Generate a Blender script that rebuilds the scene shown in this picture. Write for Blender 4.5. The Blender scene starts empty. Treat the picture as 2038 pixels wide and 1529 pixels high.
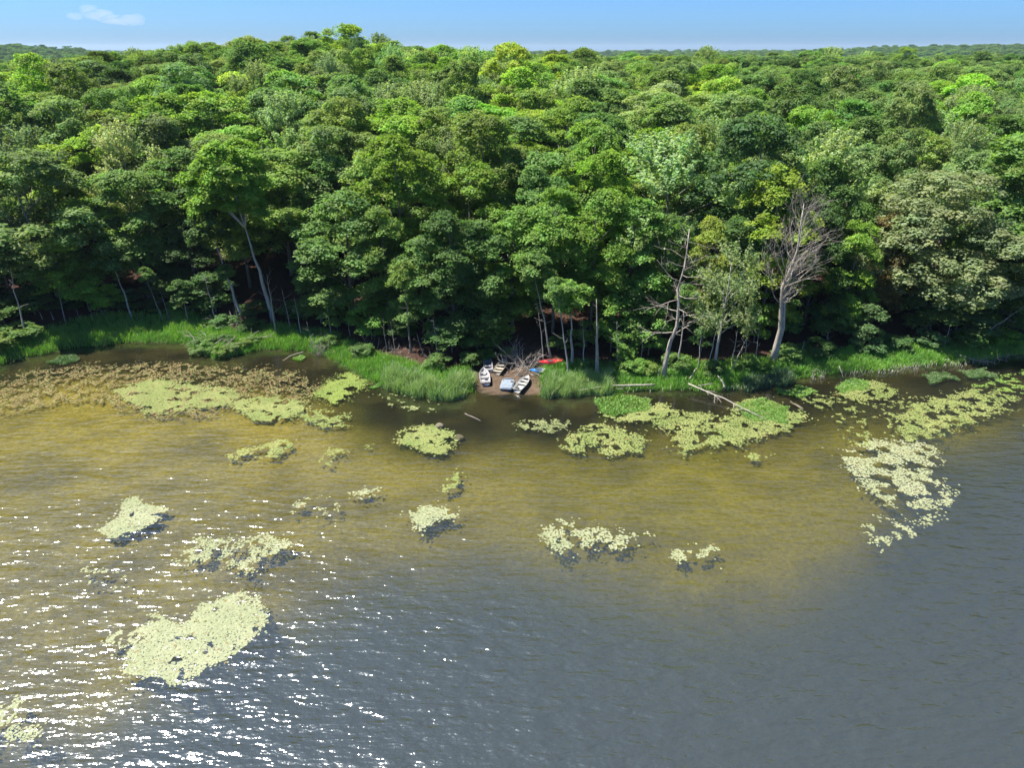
import bpy, math
import numpy as np
from mathutils import Vector, Matrix

# ------------------------------------------------------------------ camera, sky, sun, exposure
scene = bpy.context.scene
W0, H0, FPX, PITCH, CAMH = 2038.0, 1529.0, 1412.0, math.radians(25.3), 36.0
cam_data = bpy.data.cameras.new("camera"); cam = bpy.data.objects.new("camera", cam_data)
scene.collection.objects.link(cam)
cam.location = (0, 0, CAMH); cam.rotation_euler = (math.pi/2 - PITCH, 0, 0)
cam_data.sensor_width = 36.0; cam_data.lens = 36.0*FPX/W0
cam_data.clip_start = 0.5; cam_data.clip_end = 40000
scene.camera = cam

SUN_AZ, SUN_EL = math.radians(-82), math.radians(63)
world = bpy.data.worlds.new("World"); scene.world = world; world.use_nodes = True
wn = world.node_tree; wn.nodes.clear()
wo = wn.nodes.new('ShaderNodeOutputWorld'); wb = wn.nodes.new('ShaderNodeBackground')
sky = wn.nodes.new('ShaderNodeTexSky'); sky.sky_type = 'NISHITA'; sky.sun_disc = False
sky.sun_elevation = SUN_EL; sky.sun_rotation = SUN_AZ; sky.altitude = 200
sky.air_density = 0.6; sky.dust_density = 1.2; sky.ozone_density = 6.0
tn = wn.nodes.new('ShaderNodeMix'); tn.data_type = 'RGBA'; tn.blend_type = 'MULTIPLY'; tn.inputs[0].default_value = 1; tn.inputs[7].default_value = (0.47, 0.72, 0.93, 1)
wn.links.new(sky.outputs[0], tn.inputs[6]); wn.links.new(tn.outputs[2], wb.inputs['Color'])
wb.inputs['Strength'].default_value = 0.095
wn.links.new(wb.outputs[0], wo.inputs[0])

sund = bpy.data.lights.new("sun", 'SUN'); sund.energy = 5.0; sund.angle = math.radians(0.53); sund.color = (1.0, 0.95, 0.86)
sun = bpy.data.objects.new("sun", sund); scene.collection.objects.link(sun)
SDIR = Vector((math.sin(SUN_AZ)*math.cos(SUN_EL), math.cos(SUN_AZ)*math.cos(SUN_EL), math.sin(SUN_EL)))
sun.rotation_euler = SDIR.to_track_quat('Z', 'Y').to_euler(); sun.location = SDIR*300
vs = scene.view_settings; vs.view_transform = 'Standard'; vs.look = 'None'; vs.exposure = 1.18; vs.gamma = 1; vs.use_curve_mapping = False
scene.cycles.max_bounces = 10; scene.cycles.diffuse_bounces = 5; scene.cycles.glossy_bounces = 2
scene.cycles.transmission_bounces = 4; scene.cycles.transparent_max_bounces = 8; scene.cycles.volume_bounces = 0
scene.cycles.caustics_reflective = False; scene.cycles.caustics_refractive = False
scene.cycles.sample_clamp_indirect = 4

COL = scene.collection
RNG = np.random.default_rng(7)

# ------------------------------------------------------------------ helpers
cP, sP = math.cos(PITCH), math.sin(PITCH)
def ray(px, py):
    u, v = px-W0/2, py-H0/2
    return np.array([u, FPX*cP - v*sP, -(FPX*sP + v*cP)])/FPX
def project(x, y, z):
    dz = z-CAMH; fwd = y*cP - dz*sP; down = -(y*sP) - dz*cP
    return W0/2 + FPX*x/fwd, H0/2 + FPX*down/fwd
def plane_at(px, py, z=0.0):
    r = ray(px, py); k = (z-CAMH)/r[2]; return r[0]*k, r[1]*k

def hash2(ix, iy, s):
    h = (ix.astype(np.int64)*374761393 + iy.astype(np.int64)*668265263 + s*2147483647) & 0xFFFFFFFF
    h = ((h ^ (h >> 13))*1274126177) & 0xFFFFFFFF
    return ((h ^ (h >> 16)) & 0xFFFF)/65535.0
def vnoise(x, y, s=0):
    x = np.asarray(x, float); y = np.asarray(y, float)
    ix, iy = np.floor(x), np.floor(y); fx, fy = x-ix, y-iy
    fx = fx*fx*(3-2*fx); fy = fy*fy*(3-2*fy)
    a = hash2(ix, iy, s); b = hash2(ix+1, iy, s); c = hash2(ix, iy+1, s); d = hash2(ix+1, iy+1, s)
    return (a*(1-fx)+b*fx)*(1-fy) + (c*(1-fx)+d*fx)*fy
def fbm(x, y, s=0, o=4):
    r = 0; a = 0.5
    for i in range(o):
        r = r + a*vnoise(np.asarray(x)*2**i, np.asarray(y)*2**i, s+i*17); a *= 0.5
    return r/(1-0.5**o)
def sstep(a, b, x):
    t = np.clip((x-a)/(b-a), 0, 1); return t*t*(3-2*t)

def new_mesh(name, verts, faces=None, quads=None, mat=None, tint=None, smooth=False):
    me = bpy.data.meshes.new(name)
    verts = np.asarray(verts, np.float32)
    if quads is not None:
        quads = np.asarray(quads, np.int32); n, k = quads.shape
        me.vertices.add(len(verts)); me.vertices.foreach_set('co', verts.ravel())
        me.loops.add(n*k); me.loops.foreach_set('vertex_index', quads.ravel())
        me.polygons.add(n); me.polygons.foreach_set('loop_start', np.arange(0, n*k, k, dtype=np.int32))
        me.update(calc_edges=True)
    else:
        me.from_pydata(verts.tolist(), [], faces); me.update()
    if tint is not None:
        at = me.color_attributes.new('tint', 'FLOAT_COLOR', 'POINT') if len(tint) == len(verts) else me.attributes.new('tint', 'FLOAT_COLOR', 'FACE')
        t4 = np.ones((len(tint), 4), np.float32); t4[:, :3] = tint
        at.data.foreach_set('color', t4.ravel())
    if smooth: me.polygons.foreach_set('use_smooth', np.ones(len(me.polygons), bool))
    if mat: me.materials.append(mat)
    return me
def link(name, data, parent=None, loc=None):
    o = bpy.data.objects.new(name, data); COL.objects.link(o)
    if parent: o.parent = parent
    if loc is not None: o.location = loc
    return o
def tag(o, label, cat, group=None, kind=None):
    o['label'] = label; o['category'] = cat
    if group: o['group'] = group
    if kind: o['kind'] = kind
    return o

class Tubes:
    def __init__(s): s.v = []; s.f = []
    def add(s, pts, rad, sides=6, cap=True):
        pts = [Vector(p) for p in pts]; n = len(pts); base = len(s.v)
        up = Vector((0.13, 0.31, 0.94))
        for i, p in enumerate(pts):
            d = (pts[min(i+1, n-1)] - pts[max(i-1, 0)]).normalized()
            a = d.cross(up if abs(d.dot(up)) < 0.97 else Vector((1, 0, 0))).normalized(); b = d.cross(a)
            for k in range(sides):
                t = 2*math.pi*k/sides
                s.v.append(tuple(p + (a*math.cos(t) + b*math.sin(t))*rad[i]))
        for i in range(n-1):
            for k in range(sides):
                k2 = (k+1) % sides
                s.f.append((base+i*sides+k, base+i*sides+k2, base+(i+1)*sides+k2, base+(i+1)*sides+k))
        if cap:
            s.f.append(tuple(base+k for k in range(sides))[::-1]); s.f.append(tuple(base+(n-1)*sides+k for k in range(sides)))
        return s
    def mesh(s, name, mat, smooth=True): return new_mesh(name, s.v, s.f, mat=mat, smooth=smooth)

# ------------------------------------------------------------------ materials
def mat_new(name):
    m = bpy.data.materials.new(name); m.use_nodes = True; nt = m.node_tree; nt.nodes.clear()
    out = nt.nodes.new('ShaderNodeOutputMaterial'); return m, nt, out
def N(nt, t, **kw):
    n = nt.nodes.new(t)
    for k, v in kw.items():
        if k in n.inputs: n.inputs[k].default_value = v
        else: setattr(n, k, v)
    return n
def mixcol(nt, a, b, fac=1.0, mode='MULTIPLY'):
    n = nt.nodes.new('ShaderNodeMix'); n.data_type = 'RGBA'; n.blend_type = mode
    if isinstance(fac, (int, float)): n.inputs[0].default_value = fac
    else: nt.links.new(fac, n.inputs[0])
    for s, x in ((6, a), (7, b)):
        if hasattr(x, 'is_linked'): nt.links.new(x, n.inputs[s])
        else: n.inputs[s].default_value = (*x, 1)
    return n.outputs[2]
def ramp(nt, src, stops):
    r = nt.nodes.new('ShaderNodeValToRGB'); e = r.color_ramp.elements
    while len(e) < len(stops): e.new(0.5)
    for i, (p, c) in enumerate(stops):
        e[i].position = p; e[i].color = (*c, 1) if not isinstance(c, (int, float)) else (c, c, c, 1)
    nt.links.new(src, r.inputs[0]); return r.outputs[0]

def leaf_material(name, trans=0.5, use_obj=True, base=(1, 1, 1), gloss=0.012, rough=0.6):
    m, nt, out = mat_new(name)
    at = N(nt, 'ShaderNodeAttribute', attribute_name='tint')
    c = at.outputs['Color']
    if use_obj:
        oi = N(nt, 'ShaderNodeObjectInfo'); c = mixcol(nt, c, oi.outputs['Color'])
    else: c = mixcol(nt, c, base)
    d = N(nt, 'ShaderNodeBsdfDiffuse'); t = N(nt, 'ShaderNodeBsdfTranslucent'); g = N(nt, 'ShaderNodeBsdfGlossy', Roughness=rough)
    nt.links.new(c, d.inputs['Color'])
    tc = mixcol(nt, c, (1.15, 1.25, 0.55)); nt.links.new(tc, t.inputs['Color'])
    g.inputs['Color'].default_value = (0.9, 0.95, 1, 1)
    m1 = N(nt, 'ShaderNodeMixShader', Fac=trans); nt.links.new(d.outputs[0], m1.inputs[1]); nt.links.new(t.outputs[0], m1.inputs[2])
    m2 = N(nt, 'ShaderNodeMixShader', Fac=gloss); nt.links.new(m1.outputs[0], m2.inputs[1]); nt.links.new(g.outputs[0], m2.inputs[2])
    nt.links.new(m2.outputs[0], out.inputs[0]); return m
M_LEAF = leaf_material('foliage')
M_GRASS = leaf_material('grass_blades', trans=0.35, use_obj=False, gloss=0.04)
M_PAD = leaf_material('lily_pads', trans=0.05, use_obj=False, gloss=0.035, rough=0.4)
M_FAR = leaf_material('far_foliage', trans=0.3, use_obj=False, gloss=0.03)

def bark_material(name, a, b, scale=5.0):
    m, nt, out = mat_new(name)
    ge = N(nt, 'ShaderNodeNewGeometry'); mp = N(nt, 'ShaderNodeMapping'); mp.inputs['Scale'].default_value = (scale, scale, scale*0.25)
    nt.links.new(ge.outputs['Position'], mp.inputs[0])
    no = N(nt, 'ShaderNodeTexNoise', Scale=1.0, Detail=6.0, Roughness=0.65); nt.links.new(mp.outputs[0], no.inputs['Vector'])
    c = ramp(nt, no.outputs['Fac'], [(0.32, a), (0.62, b)])
    p = N(nt, 'ShaderNodeBsdfPrincipled', Roughness=0.9); nt.links.new(c, p.inputs['Base Color'])
    bu = N(nt, 'ShaderNodeBump', Strength=0.5, Distance=0.03); nt.links.new(no.outputs['Fac'], bu.inputs['Height']); nt.links.new(bu.outputs[0], p.inputs['Normal'])
    nt.links.new(p.outputs[0], out.inputs[0]); return m
M_BARK = bark_material('bark', (0.10, 0.085, 0.07), (0.24, 0.21, 0.18))
M_DEAD = bark_material('dead_wood', (0.22, 0.18, 0.15), (0.48, 0.42, 0.36), 7)
M_DEADRED = bark_material('dead_wood_warm', (0.24, 0.20, 0.165), (0.50, 0.44, 0.38), 7)
M_PALE = bark_material('pale_bark', (0.20, 0.18, 0.16), (0.46, 0.43, 0.39), 6)
M_WEATHER = bark_material('bleached_log', (0.20, 0.17, 0.13), (0.42, 0.38, 0.32), 8)
M_ROCK = bark_material('rock', (0.08, 0.07, 0.045), (0.18, 0.155, 0.10), 4)

def paint_material(name, col, dirt=(0.16, 0.13, 0.10), rough=0.5, metal=0.0, amount=0.5, scale=3.0):
    m, nt, out = mat_new(name)
    tc = N(nt, 'ShaderNodeTexCoord')
    no = N(nt, 'ShaderNodeTexNoise', Scale=scale, Detail=7.0, Roughness=0.7); nt.links.new(tc.outputs['Object'], no.inputs['Vector'])
    f = ramp(nt, no.outputs['Fac'], [(0.46, 0.0), (0.72, amount)])
    c = mixcol(nt, col, dirt, f, 'MIX')
    p = N(nt, 'ShaderNodeBsdfPrincipled', Roughness=rough, Metallic=metal); nt.links.new(c, p.inputs['Base Color'])
    nt.links.new(p.outputs[0], out.inputs[0]); return m

# ------------------------------------------------------------------ terrain
SHORE_PX = [(-420, 860), (-150, 770), (0, 728), (60, 710), (150, 692), (260, 681), (375, 683), (395, 700), (430, 714), (480, 706),
            (530, 694), (600, 696), (650, 706), (700, 738), (760, 766), (830, 786), (900, 791), (950, 779), (990, 785), (1040, 787),
            (1080, 787), (1200, 779), (1290, 777), (1370, 775), (1440, 777), (1530, 768), (1600, 750), (1680, 742), (1800, 732),
            (1900, 722), (2038, 705), (2250, 688), (2600, 690)]
SH = np.array([plane_at(*p) for p in SHORE_PX]); SH = SH[np.argsort(SH[:, 0])]
def ys(x): 
    x = np.asarray(x, float)
    return np.interp(x, SH[:, 0], SH[:, 1]) + 0.9*(vnoise(x*0.55, x*0+3.3, 5)-0.5) + 0.5*(vnoise(x*1.7, x*0+1.3, 6)-0.5)
SHELF_PX = [(-500, 1620), (-150, 1560), (0, 1470), (200, 1390), (420, 1240), (600, 1150), (800, 1085), (1000, 1065), (1200, 1105),
            (1400, 1135), (1600, 1105), (1700, 1050), (1800, 960), (1860, 870), (1950, 835), (2038, 815), (2400, 790)]
SF = np.array([plane_at(*p) for p in SHELF_PX]); SF = SF[np.argsort(SF[:, 0])]
def yf(x):
    x = np.asarray(x, float); return np.interp(x, SF[:, 0], SF[:, 1]) + 2.0*(vnoise(x*0.25, x*0+9.1, 8)-0.5)
LAND_X0, LAND_X1 = -4.5, 3.3     # the boat landing
PT = [0, 0.5, 1.2, 4, 8, 14, 22, 36, 70, 120, 180, 300, 420, 700, 1200, 40000]
PZ = [0, 0.22, 0.38, 0.8, 1.5, 2.7, 4.2, 6.0, 9.0, 11.3, 12.5, 12.5, 9.0, 4.0, 4.0, 4.0]
def ground(x, y):
    x = np.asarray(x, float); y = np.asarray(y, float)
    a = ys(x); t = y-a
    land = np.interp(t, PT, PZ)
    land = land*(1-0.55*sstep(LAND_X0-1.2, LAND_X0+0.6, x)*(1-sstep(LAND_X1-0.6, LAND_X1+1.2, x))*(1-sstep(7, 14, t)))
    land = land + 6.0*np.exp(-((x+62)/52)**2 - ((y-240)/80)**2) - 4.5*sstep(-95, -170, x)*sstep(40, 110, t)*(1-sstep(300, 420, t))
    land = land - 3.2*sstep(0, 80, x)*sstep(20, 100, t)*(1-sstep(160, 330, t))
    land = land + (fbm(x*0.06, y*0.06, 3)-0.5)*2.2*sstep(10, 40, t) + (vnoise(x*0.8, y*0.8, 4)-0.5)*0.16*sstep(0.5, 3, t)
    land = land + 24*np.exp(-((y-2100-0.05*x)/520)**2)*sstep(250, 1500, x)*(0.75+0.5*vnoise(x*0.002, y*0.002, 12))
    land = land + 20*np.exp(-((y-1500)/350)**2)*sstep(650, 950, -x)
    land = land + 10*np.exp(-((y-3200)/600)**2)*(0.4+0.7*vnoise(x*0.0015, y*0.001, 14))
    f = yf(x); s = y-f
    fr = np.clip((a-y)/np.maximum(a-f, 2.0), 0, 1)
    dep = 0.10 + 1.05*fr**0.9 + np.clip(-s, 0, None)*0.33
    dep = np.minimum(dep, 5.0) + 0.12*(fbm(x*0.35, y*0.35, 21)-0.5)
    dep = dep*sstep(0, 1.2, -t)
    return np.where(t > 0, np.maximum(land, 0.0)+0.02*sstep(0, .2, t), -dep-0.02)
def gz(x, y): return float(ground(np.array([x]), np.array([y]))[0])
def march(px, py, h=0.0):
    r = ray(px, py); k = np.linspace(40, 420, 3801); X = r[0]*k; Y = r[1]*k; Z = CAMH + r[2]*k
    d = Z - (ground(X, Y)+h); i = np.argmax(d < 0) if (d < 0).any() else len(k)-1
    return float(X[i]), float(Y[i]), float(ground(X[i:i+1], Y[i:i+1])[0])
def height_for(x, y, z0, py):
    lo, hi = 0.2, 45.0
    for _ in range(40):
        m = (lo+hi)/2
        if project(x, y, z0+m)[1] > py: lo = m
        else: hi = m
    return lo

def axis(parts):
    out = []
    for a, b, s in parts: out += list(np.arange(a, b, s))
    return np.array(out + [parts[-1][1]])
gx = axis([(-9000, -1500, 750), (-1500, -300, 60), (-300, -110, 8), (-110, 110, 1.0), (110, 300, 8), (300, 1500, 60), (1500, 9000, 750)])
gy = axis([(-600, -40, 40), (-40, 30, 2), (30, 62, 1.0), (62, 102, 0.5), (102, 160, 1.5), (160, 420, 5), (420, 1200, 30), (1200, 4200, 90), (4200, 16000, 900)])
GX, GY = np.meshgrid(gx, gy)
GZ = ground(GX, GY)
nx, ny = len(gx), len(gy)
idx = np.arange(nx*ny).reshape(ny, nx)
GQ = np.stack([idx[:-1, :-1], idx[:-1, 1:], idx[1:, 1:], idx[1:, :-1]], -1).reshape(-1, 4)
T = GY-ys(GX)
cov = np.zeros((ny, nx, 3)); litter = np.array([0.050, 0.028, 0.021]); green = np.array([0.06, 0.11, 0.025]); far = np.array([0.04, 0.075, 0.025])
dirt = np.array([0.10, 0.070, 0.048]); sand = np.array([0.255, 0.215, 0.012]); shaded_muck = np.array([0.022, 0.019, 0.007]); deep = np.array([0.05, 0.07, 0.06])
cov[:] = litter*(0.7+0.7*fbm(GX*0.5, GY*0.5, 31)[..., None])
gw = np.interp(GX, [-80, -45, -27, -15, -5, 8, 25, 40, 60, 90], [8.5, 8, 5, 5.5, 5, 6, 5.5, 5, 4, 5])
g = (1-sstep(-0.5, 1.2, T-gw))[..., None]; cov = cov*(1-g)+green*g
l = (sstep(LAND_X0-0.6, LAND_X0+0.3, GX)*(1-sstep(LAND_X1-0.3, LAND_X1+0.6, GX))*(1-sstep(9, 13, T)))[..., None]; cov = cov*(1-l)+dirt*(0.65+0.7*fbm(GX*1.5, GY*1.5, 33)[..., None])*l
f = sstep(250, 420, GY)[..., None]; cov = cov*(1-f)+far*f
wet = T < 0
near = sstep(-18, -7, T+7*(fbm(GX*0.12, GY*0.12, 41)-0.5))
mottle = sstep(0.42, 0.62, fbm(GX*0.28, GY*0.4, 44))
sheen_sand = np.array([0.34, 0.275, 0.085]); ps = (1-sstep(-22, 14, GX+10*(fbm(GX*0.06, GY*0.06, 57)-.5)))[..., None]  # left bed sand paled so its colour stands in for beige sky sheen
bed = (sand*(1-0.6*ps)+sheen_sand*0.6*ps)*(1-0.22*mottle[..., None])
dk = sstep(0.52, 0.70, fbm(GX*0.16+9, GY*0.25, 47))[..., None]; bed = bed*(1-0.25*dk)
bed = bed*(1-near[..., None]) + shaded_muck*(0.6+0.9*mottle[..., None])*near[..., None]  # near-shore bed: organic muck, its colour darkened further to hold bank shadow
dd = sstep(1.2, 3.6, -GZ)[..., None]; bed = bed*(1-dd)+deep*dd
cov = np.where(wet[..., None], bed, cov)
mg, nt, out = mat_new('ground_cover')
at = N(nt, 'ShaderNodeAttribute', attribute_name='tint'); ge = N(nt, 'ShaderNodeNewGeometry')
no = N(nt, 'ShaderNodeTexNoise', Scale=2.6, Detail=8.0, Roughness=0.7); nt.links.new(ge.outputs['Position'], no.inputs['Vector'])
c = mixcol(nt, at.outputs['Color'], ramp(nt, no.outputs['Fac'], [(0.3, 0.6), (0.7, 1.4)]))
p = N(nt, 'ShaderNodeBsdfPrincipled', Roughness=1.0); nt.links.new(c, p.inputs['Base Color']); p.inputs['Specular IOR Level'].default_value = 0.1
bu = N(nt, 'ShaderNodeBump', Strength=0.6, Distance=0.15); nt.links.new(no.outputs['Fac'], bu.inputs['Height']); nt.links.new(bu.outputs[0], p.inputs['Normal'])
nt.links.new(p.outputs[0], out.inputs[0])
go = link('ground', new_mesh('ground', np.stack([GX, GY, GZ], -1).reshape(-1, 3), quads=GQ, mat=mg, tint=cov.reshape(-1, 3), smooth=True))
go['kind'] = 'structure'

# ------------------------------------------------------------------ water
wx = axis([(-400, -90, 10), (-90, 90, 1.5), (90, 400, 10)]); wy = axis([(-250, 10, 10), (10, 110, 1.25), (110, 130, 10)])
WX, WY = np.meshgrid(wx, wy); wnx, wny = len(wx), len(wy)
T = WY-ys(WX)
chop = 0.12 + 0.88*sstep(6, 26, -T + 4*(fbm(WX*0.08, WY*0.08, 51)-0.5)*2)
chop = chop*(0.62+0.75*fbm(WX*0.05+5, WY*0.09, 53))
widx = np.arange(wnx*wny).reshape(wny, wnx)
WQ = [tuple(q) for q in np.stack([widx[:-1, :-1], widx[:-1, 1:], widx[1:, 1:], widx[1:, :-1]], -1).reshape(-1, 4).tolist()]
WV = np.stack([WX, WY, 0*WX], -1).reshape(-1, 3)
b0 = len(WV)
ring = list(widx[0, :]) + list(widx[1:, -1]) + list(widx[-1, -2::-1]) + list(widx[-2:0:-1, 0])
low = WV[ring].copy(); low[:, 2] = -9
WV = np.vstack([WV, low]); R_ = len(ring)
for i in range(R_):
    j = (i+1) % R_; WQ.append((int(ring[j]), int(ring[i]), b0+i, b0+j))
WQ.append(tuple(b0+i for i in range(R_))[::-1])
mw, nt, out = mat_new('lake_water')
ge = N(nt, 'ShaderNodeNewGeometry')
def wave(scale, rot, stretch, detail, seed, dist=0.1, rough=0.5):
    mp = N(nt, 'ShaderNodeMapping'); mp.inputs['Rotation'].default_value = (0, 0, math.radians(rot)); mp.inputs['Scale'].default_value = (scale*stretch, scale, scale)
    mp.inputs['Location'].default_value = (seed, seed*2.3, 0)
    nt.links.new(ge.outputs['Position'], mp.inputs[0])
    n = N(nt, 'ShaderNodeTexNoise', Scale=1.0, Detail=detail, Roughness=rough, Distortion=dist); nt.links.new(mp.outputs[0], n.inputs['Vector']); return n.outputs['Fac']
def math_(op, a, b):
    n = nt.nodes.new('ShaderNodeMath'); n.operation = op
    for i, x in enumerate((a, b)):
        if isinstance(x, (int, float)): n.inputs[i].default_value = x
        else: nt.links.new(x, n.inputs[i])
    return n.outputs[0]
w1 = wave(1.55, -10, 0.34, 2.0, 3.0); w2 = wave(0.85, 12, 0.45, 1.0, 11.0); w3 = wave(3.9, -4, 0.5, 2.0, 5.0)
hgt = math_('ADD', math_('MULTIPLY', w1, 1.0), math_('ADD', math_('MULTIPLY', w2, 0.9), math_('MULTIPLY', w3, 0.30)))
ac = N(nt, 'ShaderNodeAttribute', attribute_name='chop')
hgt = math_('MULTIPLY', hgt, ac.outputs['Fac'])
bu = N(nt, 'ShaderNodeBump', Strength=1.0, Distance=0.215); nt.links.new(hgt, bu.inputs['Height'])
dt = nt.nodes.new('ShaderNodeVectorMath'); dt.operation = 'DOT_PRODUCT'; nt.links.new(bu.outputs[0], dt.inputs[0]); nt.links.new(ge.outputs['Incoming'], dt.inputs[1])
F0 = 0.15; fres = math_('ADD', math_('MULTIPLY', math_('POWER', math_('SUBTRACT', 1.0, math_('MINIMUM', math_('ABSOLUTE', dt.outputs['Value'], 0.0), 1.0)), 5.0), 1-F0), F0)
gl = N(nt, 'ShaderNodeBsdfGlossy', Roughness=0.12); nt.links.new(bu.outputs[0], gl.inputs['Normal']); gl.inputs['Color'].default_value = (1, 1, 1, 1)
tr = N(nt, 'ShaderNodeBsdfTransparent'); tr.inputs['Color'].default_value = (0.96, 0.96, 0.90, 1)
df = N(nt, 'ShaderNodeBsdfDiffuse'); df.inputs['Color'].default_value = (0.084, 0.096, 0.082, 1); nt.links.new(bu.outputs[0], df.inputs['Normal'])
at_ = N(nt, 'ShaderNodeAttribute', attribute_name='turbid')
mb = N(nt, 'ShaderNodeMixShader'); nt.links.new(at_.outputs['Fac'], mb.inputs[0]); nt.links.new(tr.outputs[0], mb.inputs[1]); nt.links.new(df.outputs[0], mb.inputs[2])
mx = N(nt, 'ShaderNodeMixShader'); nt.links.new(fres, mx.inputs[0]); nt.links.new(mb.outputs[0], mx.inputs[1]); nt.links.new(gl.outputs[0], mx.inputs[2])
nt.links.new(mx.outputs[0], out.inputs['Surface'])
va = N(nt, 'ShaderNodeVolumeAbsorption', Density=0.42); va.inputs['Color'].default_value = (0.62, 0.60, 0.25, 1)
nt.links.new(va.outputs[0], out.inputs['Volume'])
wme = new_mesh('lake_water', WV, WQ, mat=mw, smooth=False)
ca = wme.attributes.new('chop', 'FLOAT', 'POINT'); ca.data.foreach_set('value', np.concatenate([chop.ravel(), np.ones(R_)]).astype(np.float32))
turb = 0.015+0.44*(1-np.exp(-np.clip(-ground(WX, WY), 0, 9)/1.2))**1.7
ca = wme.attributes.new('turbid', 'FLOAT', 'POINT'); ca.data.foreach_set('value', np.concatenate([turb.ravel(), np.ones(R_)*.4]).astype(np.float32))
lo = link('lake_water', wme); lo['kind'] = 'structure'

# ------------------------------------------------------------------ crowns and trunks (shared meshes)
def unit(a): return a/np.maximum(np.linalg.norm(a, axis=-1, keepdims=True), 1e-6)
def leaves_from(rng, P, NRM, size, asp=0.7):
    n = len(P); nr = unit(NRM); rv = unit(rng.normal(size=(n, 3)))
    a = unit(np.cross(nr, rv)); b = np.cross(nr, a)
    s = size*(0.75+0.5*rng.random((n, 1)))
    V = np.stack([P-a*s, P+b*s*asp, P+a*s, P-b*s*asp], 1)
    return V.reshape(-1, 3), np.arange(n*4).reshape(n, 4)
def lobes_for(rng, R, zb, zt, nl, prof):
    out = []
    for i in range(nl):
        h = (i+0.5)/nl; h = min(1, max(0, h+rng.normal()*0.05))
        e = R*prof(h); th = i*2.39996+rng.random()*0.9
        rr = R*(0.26+0.24*rng.random())*(1.05-0.35*h)
        rad = max(0, e-rr*0.8)*(0.55+0.65*rng.random())
        out.append((rad*math.cos(th), rad*math.sin(th), zb+rr*0.5+(zt-zb-rr*1.3)*h, rr))
    a_ = rng.random()*6.283; out.append((R*0.22*math.cos(a_), R*0.22*math.sin(a_), zt-R*0.40, R*0.38))
    return np.array(out)
def crown_geo(seed, kind, R, zb, zt, nl, per, nleaf, size, prof, lean=(0, 0)):
    rng = np.random.default_rng(seed); L = lobes_for(rng, R, zb, zt, nl, prof)
    C = []; D = []
    for (x, y, z, r) in L:
        n = max(6, int(per*(r/(R*0.38))**2))
        out = np.array([x, y, 0]); out = out/max(np.linalg.norm(out), 1e-3)*min(1, np.linalg.norm([x, y])/(0.4*R))
        d = unit(rng.normal(size=(n*2, 3)) + out*0.55 + np.array([0, 0, 0.55]))
        d = d[d[:, 2] > -0.45][:n]
        p = np.array([x, y, z]) + d*r*(0.72+0.36*rng.random((len(d), 1)))*np.array([1, 1, 0.8])
        keep = np.ones(len(p), bool)
        for (x2, y2, z2, r2) in L:
            if (x2, y2, z2) != (x, y, z): keep &= np.linalg.norm(p-np.array([x2, y2, z2]), axis=1) > 0.62*r2
        C.append(p[keep]); D.append(d[keep])
    C = np.vstack(C); D = np.vstack(D)
    hN = (C[:, 2]-zb)/(zt-zb)
    C[:, 0] += lean[0]*hN*hN; C[:, 1] += lean[1]*hN*hN
    S = len(C); n = nleaf; up = np.array([0, 0, 1.0])
    u = rng.random((S, n, 1))*2-1; v = rng.normal(size=(S, n, 1))*0.5; w = rng.normal(size=(S, n, 1))*0.5
    sc = (0.75+0.5*rng.random((S, 1, 1)))*(R/5.0)**0.5
    hd = unit(D*np.array([1, 1, 0.0])+rng.normal(size=(S, 3))*0.25*np.array([1, 1, 0]))
    if kind == 'maple':
        ax = unit(hd+np.array([0, 0, -0.28])+rng.normal(size=(S, 3))*0.12)[:, None]; sd = unit(np.cross(ax, up))
        nn = np.cross(sd, ax)
        P = C[:, None] + ax*u*1.0*sc + sd*v*0.85*sc*(1.05-0.5*np.abs(u)) + nn*w*0.30 - up*0.10*(u*u)*sc
        NR = nn*np.sign(nn[..., 2:3])*0.9 + D[:, None]*0.30 + rng.normal(size=(S, n, 3))*0.52
    elif kind == 'oak':
        q = unit(rng.normal(size=(S, n, 3))+D[:, None]*0.6+up*0.3)
        P = C[:, None] + q*0.78*sc*(0.55+0.5*rng.random((S, n, 1)))*np.array([1, 1, 0.75])
        NR = q*0.8+up*0.5+rng.normal(size=(S, n, 3))*0.35
    elif kind == 'poplar':
        ax = unit(up*0.85+D*0.55+np.array([-0.42, 0, 0])+rng.normal(size=(S, 3))*0.12)[:, None]; sd = unit(np.cross(ax, np.array([0.2, 1, 0]))); s2 = np.cross(ax, sd)
        P = C[:, None] + ax*u*1.35*sc + sd*v*0.42*sc*(1.1-0.8*(u*.5+.5)) + s2*w*0.42*sc*(1.1-0.8*(u*.5+.5))
        NR = D[:, None]*0.4+up*0.3+rng.normal(size=(S, n, 3))*0.6
    else:  # needles, flat drooping boughs
        ax = unit(hd+np.array([0, 0, -0.35]))[:, None]; sd = unit(np.cross(ax, up)); nn = np.cross(sd, ax)
        P = C[:, None] + ax*u*1.1*sc + sd*v*0.5*sc*(1.0-0.5*u) + nn*w*0.10
        NR = nn*np.sign(nn[..., 2:3])*0.7+rng.normal(size=(S, n, 3))*0.5
    P = P.reshape(-1, 3); NR = NR.reshape(-1, 3)
    V, Q = leaves_from(rng, P, NR, size)
    st = (0.72+0.56*rng.random((S, 1)))*(0.9+0.2*rng.random((S, n)))
    warm = 1+0.22*(rng.random((S, 1))-0.5)+0*st
    tint = np.stack([st*warm, st, st*(0.85+0.3*rng.random((S, n)))], -1).reshape(-1, 3)
    return V, Q, tint, L
def p_round(h): return math.sin(math.pi*min(1, 0.12+0.80*h))**0.6
def p_oak(h): return (1-abs(2*h-0.75)**2.2*0.55) if h < 0.9 else 0.5
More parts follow.
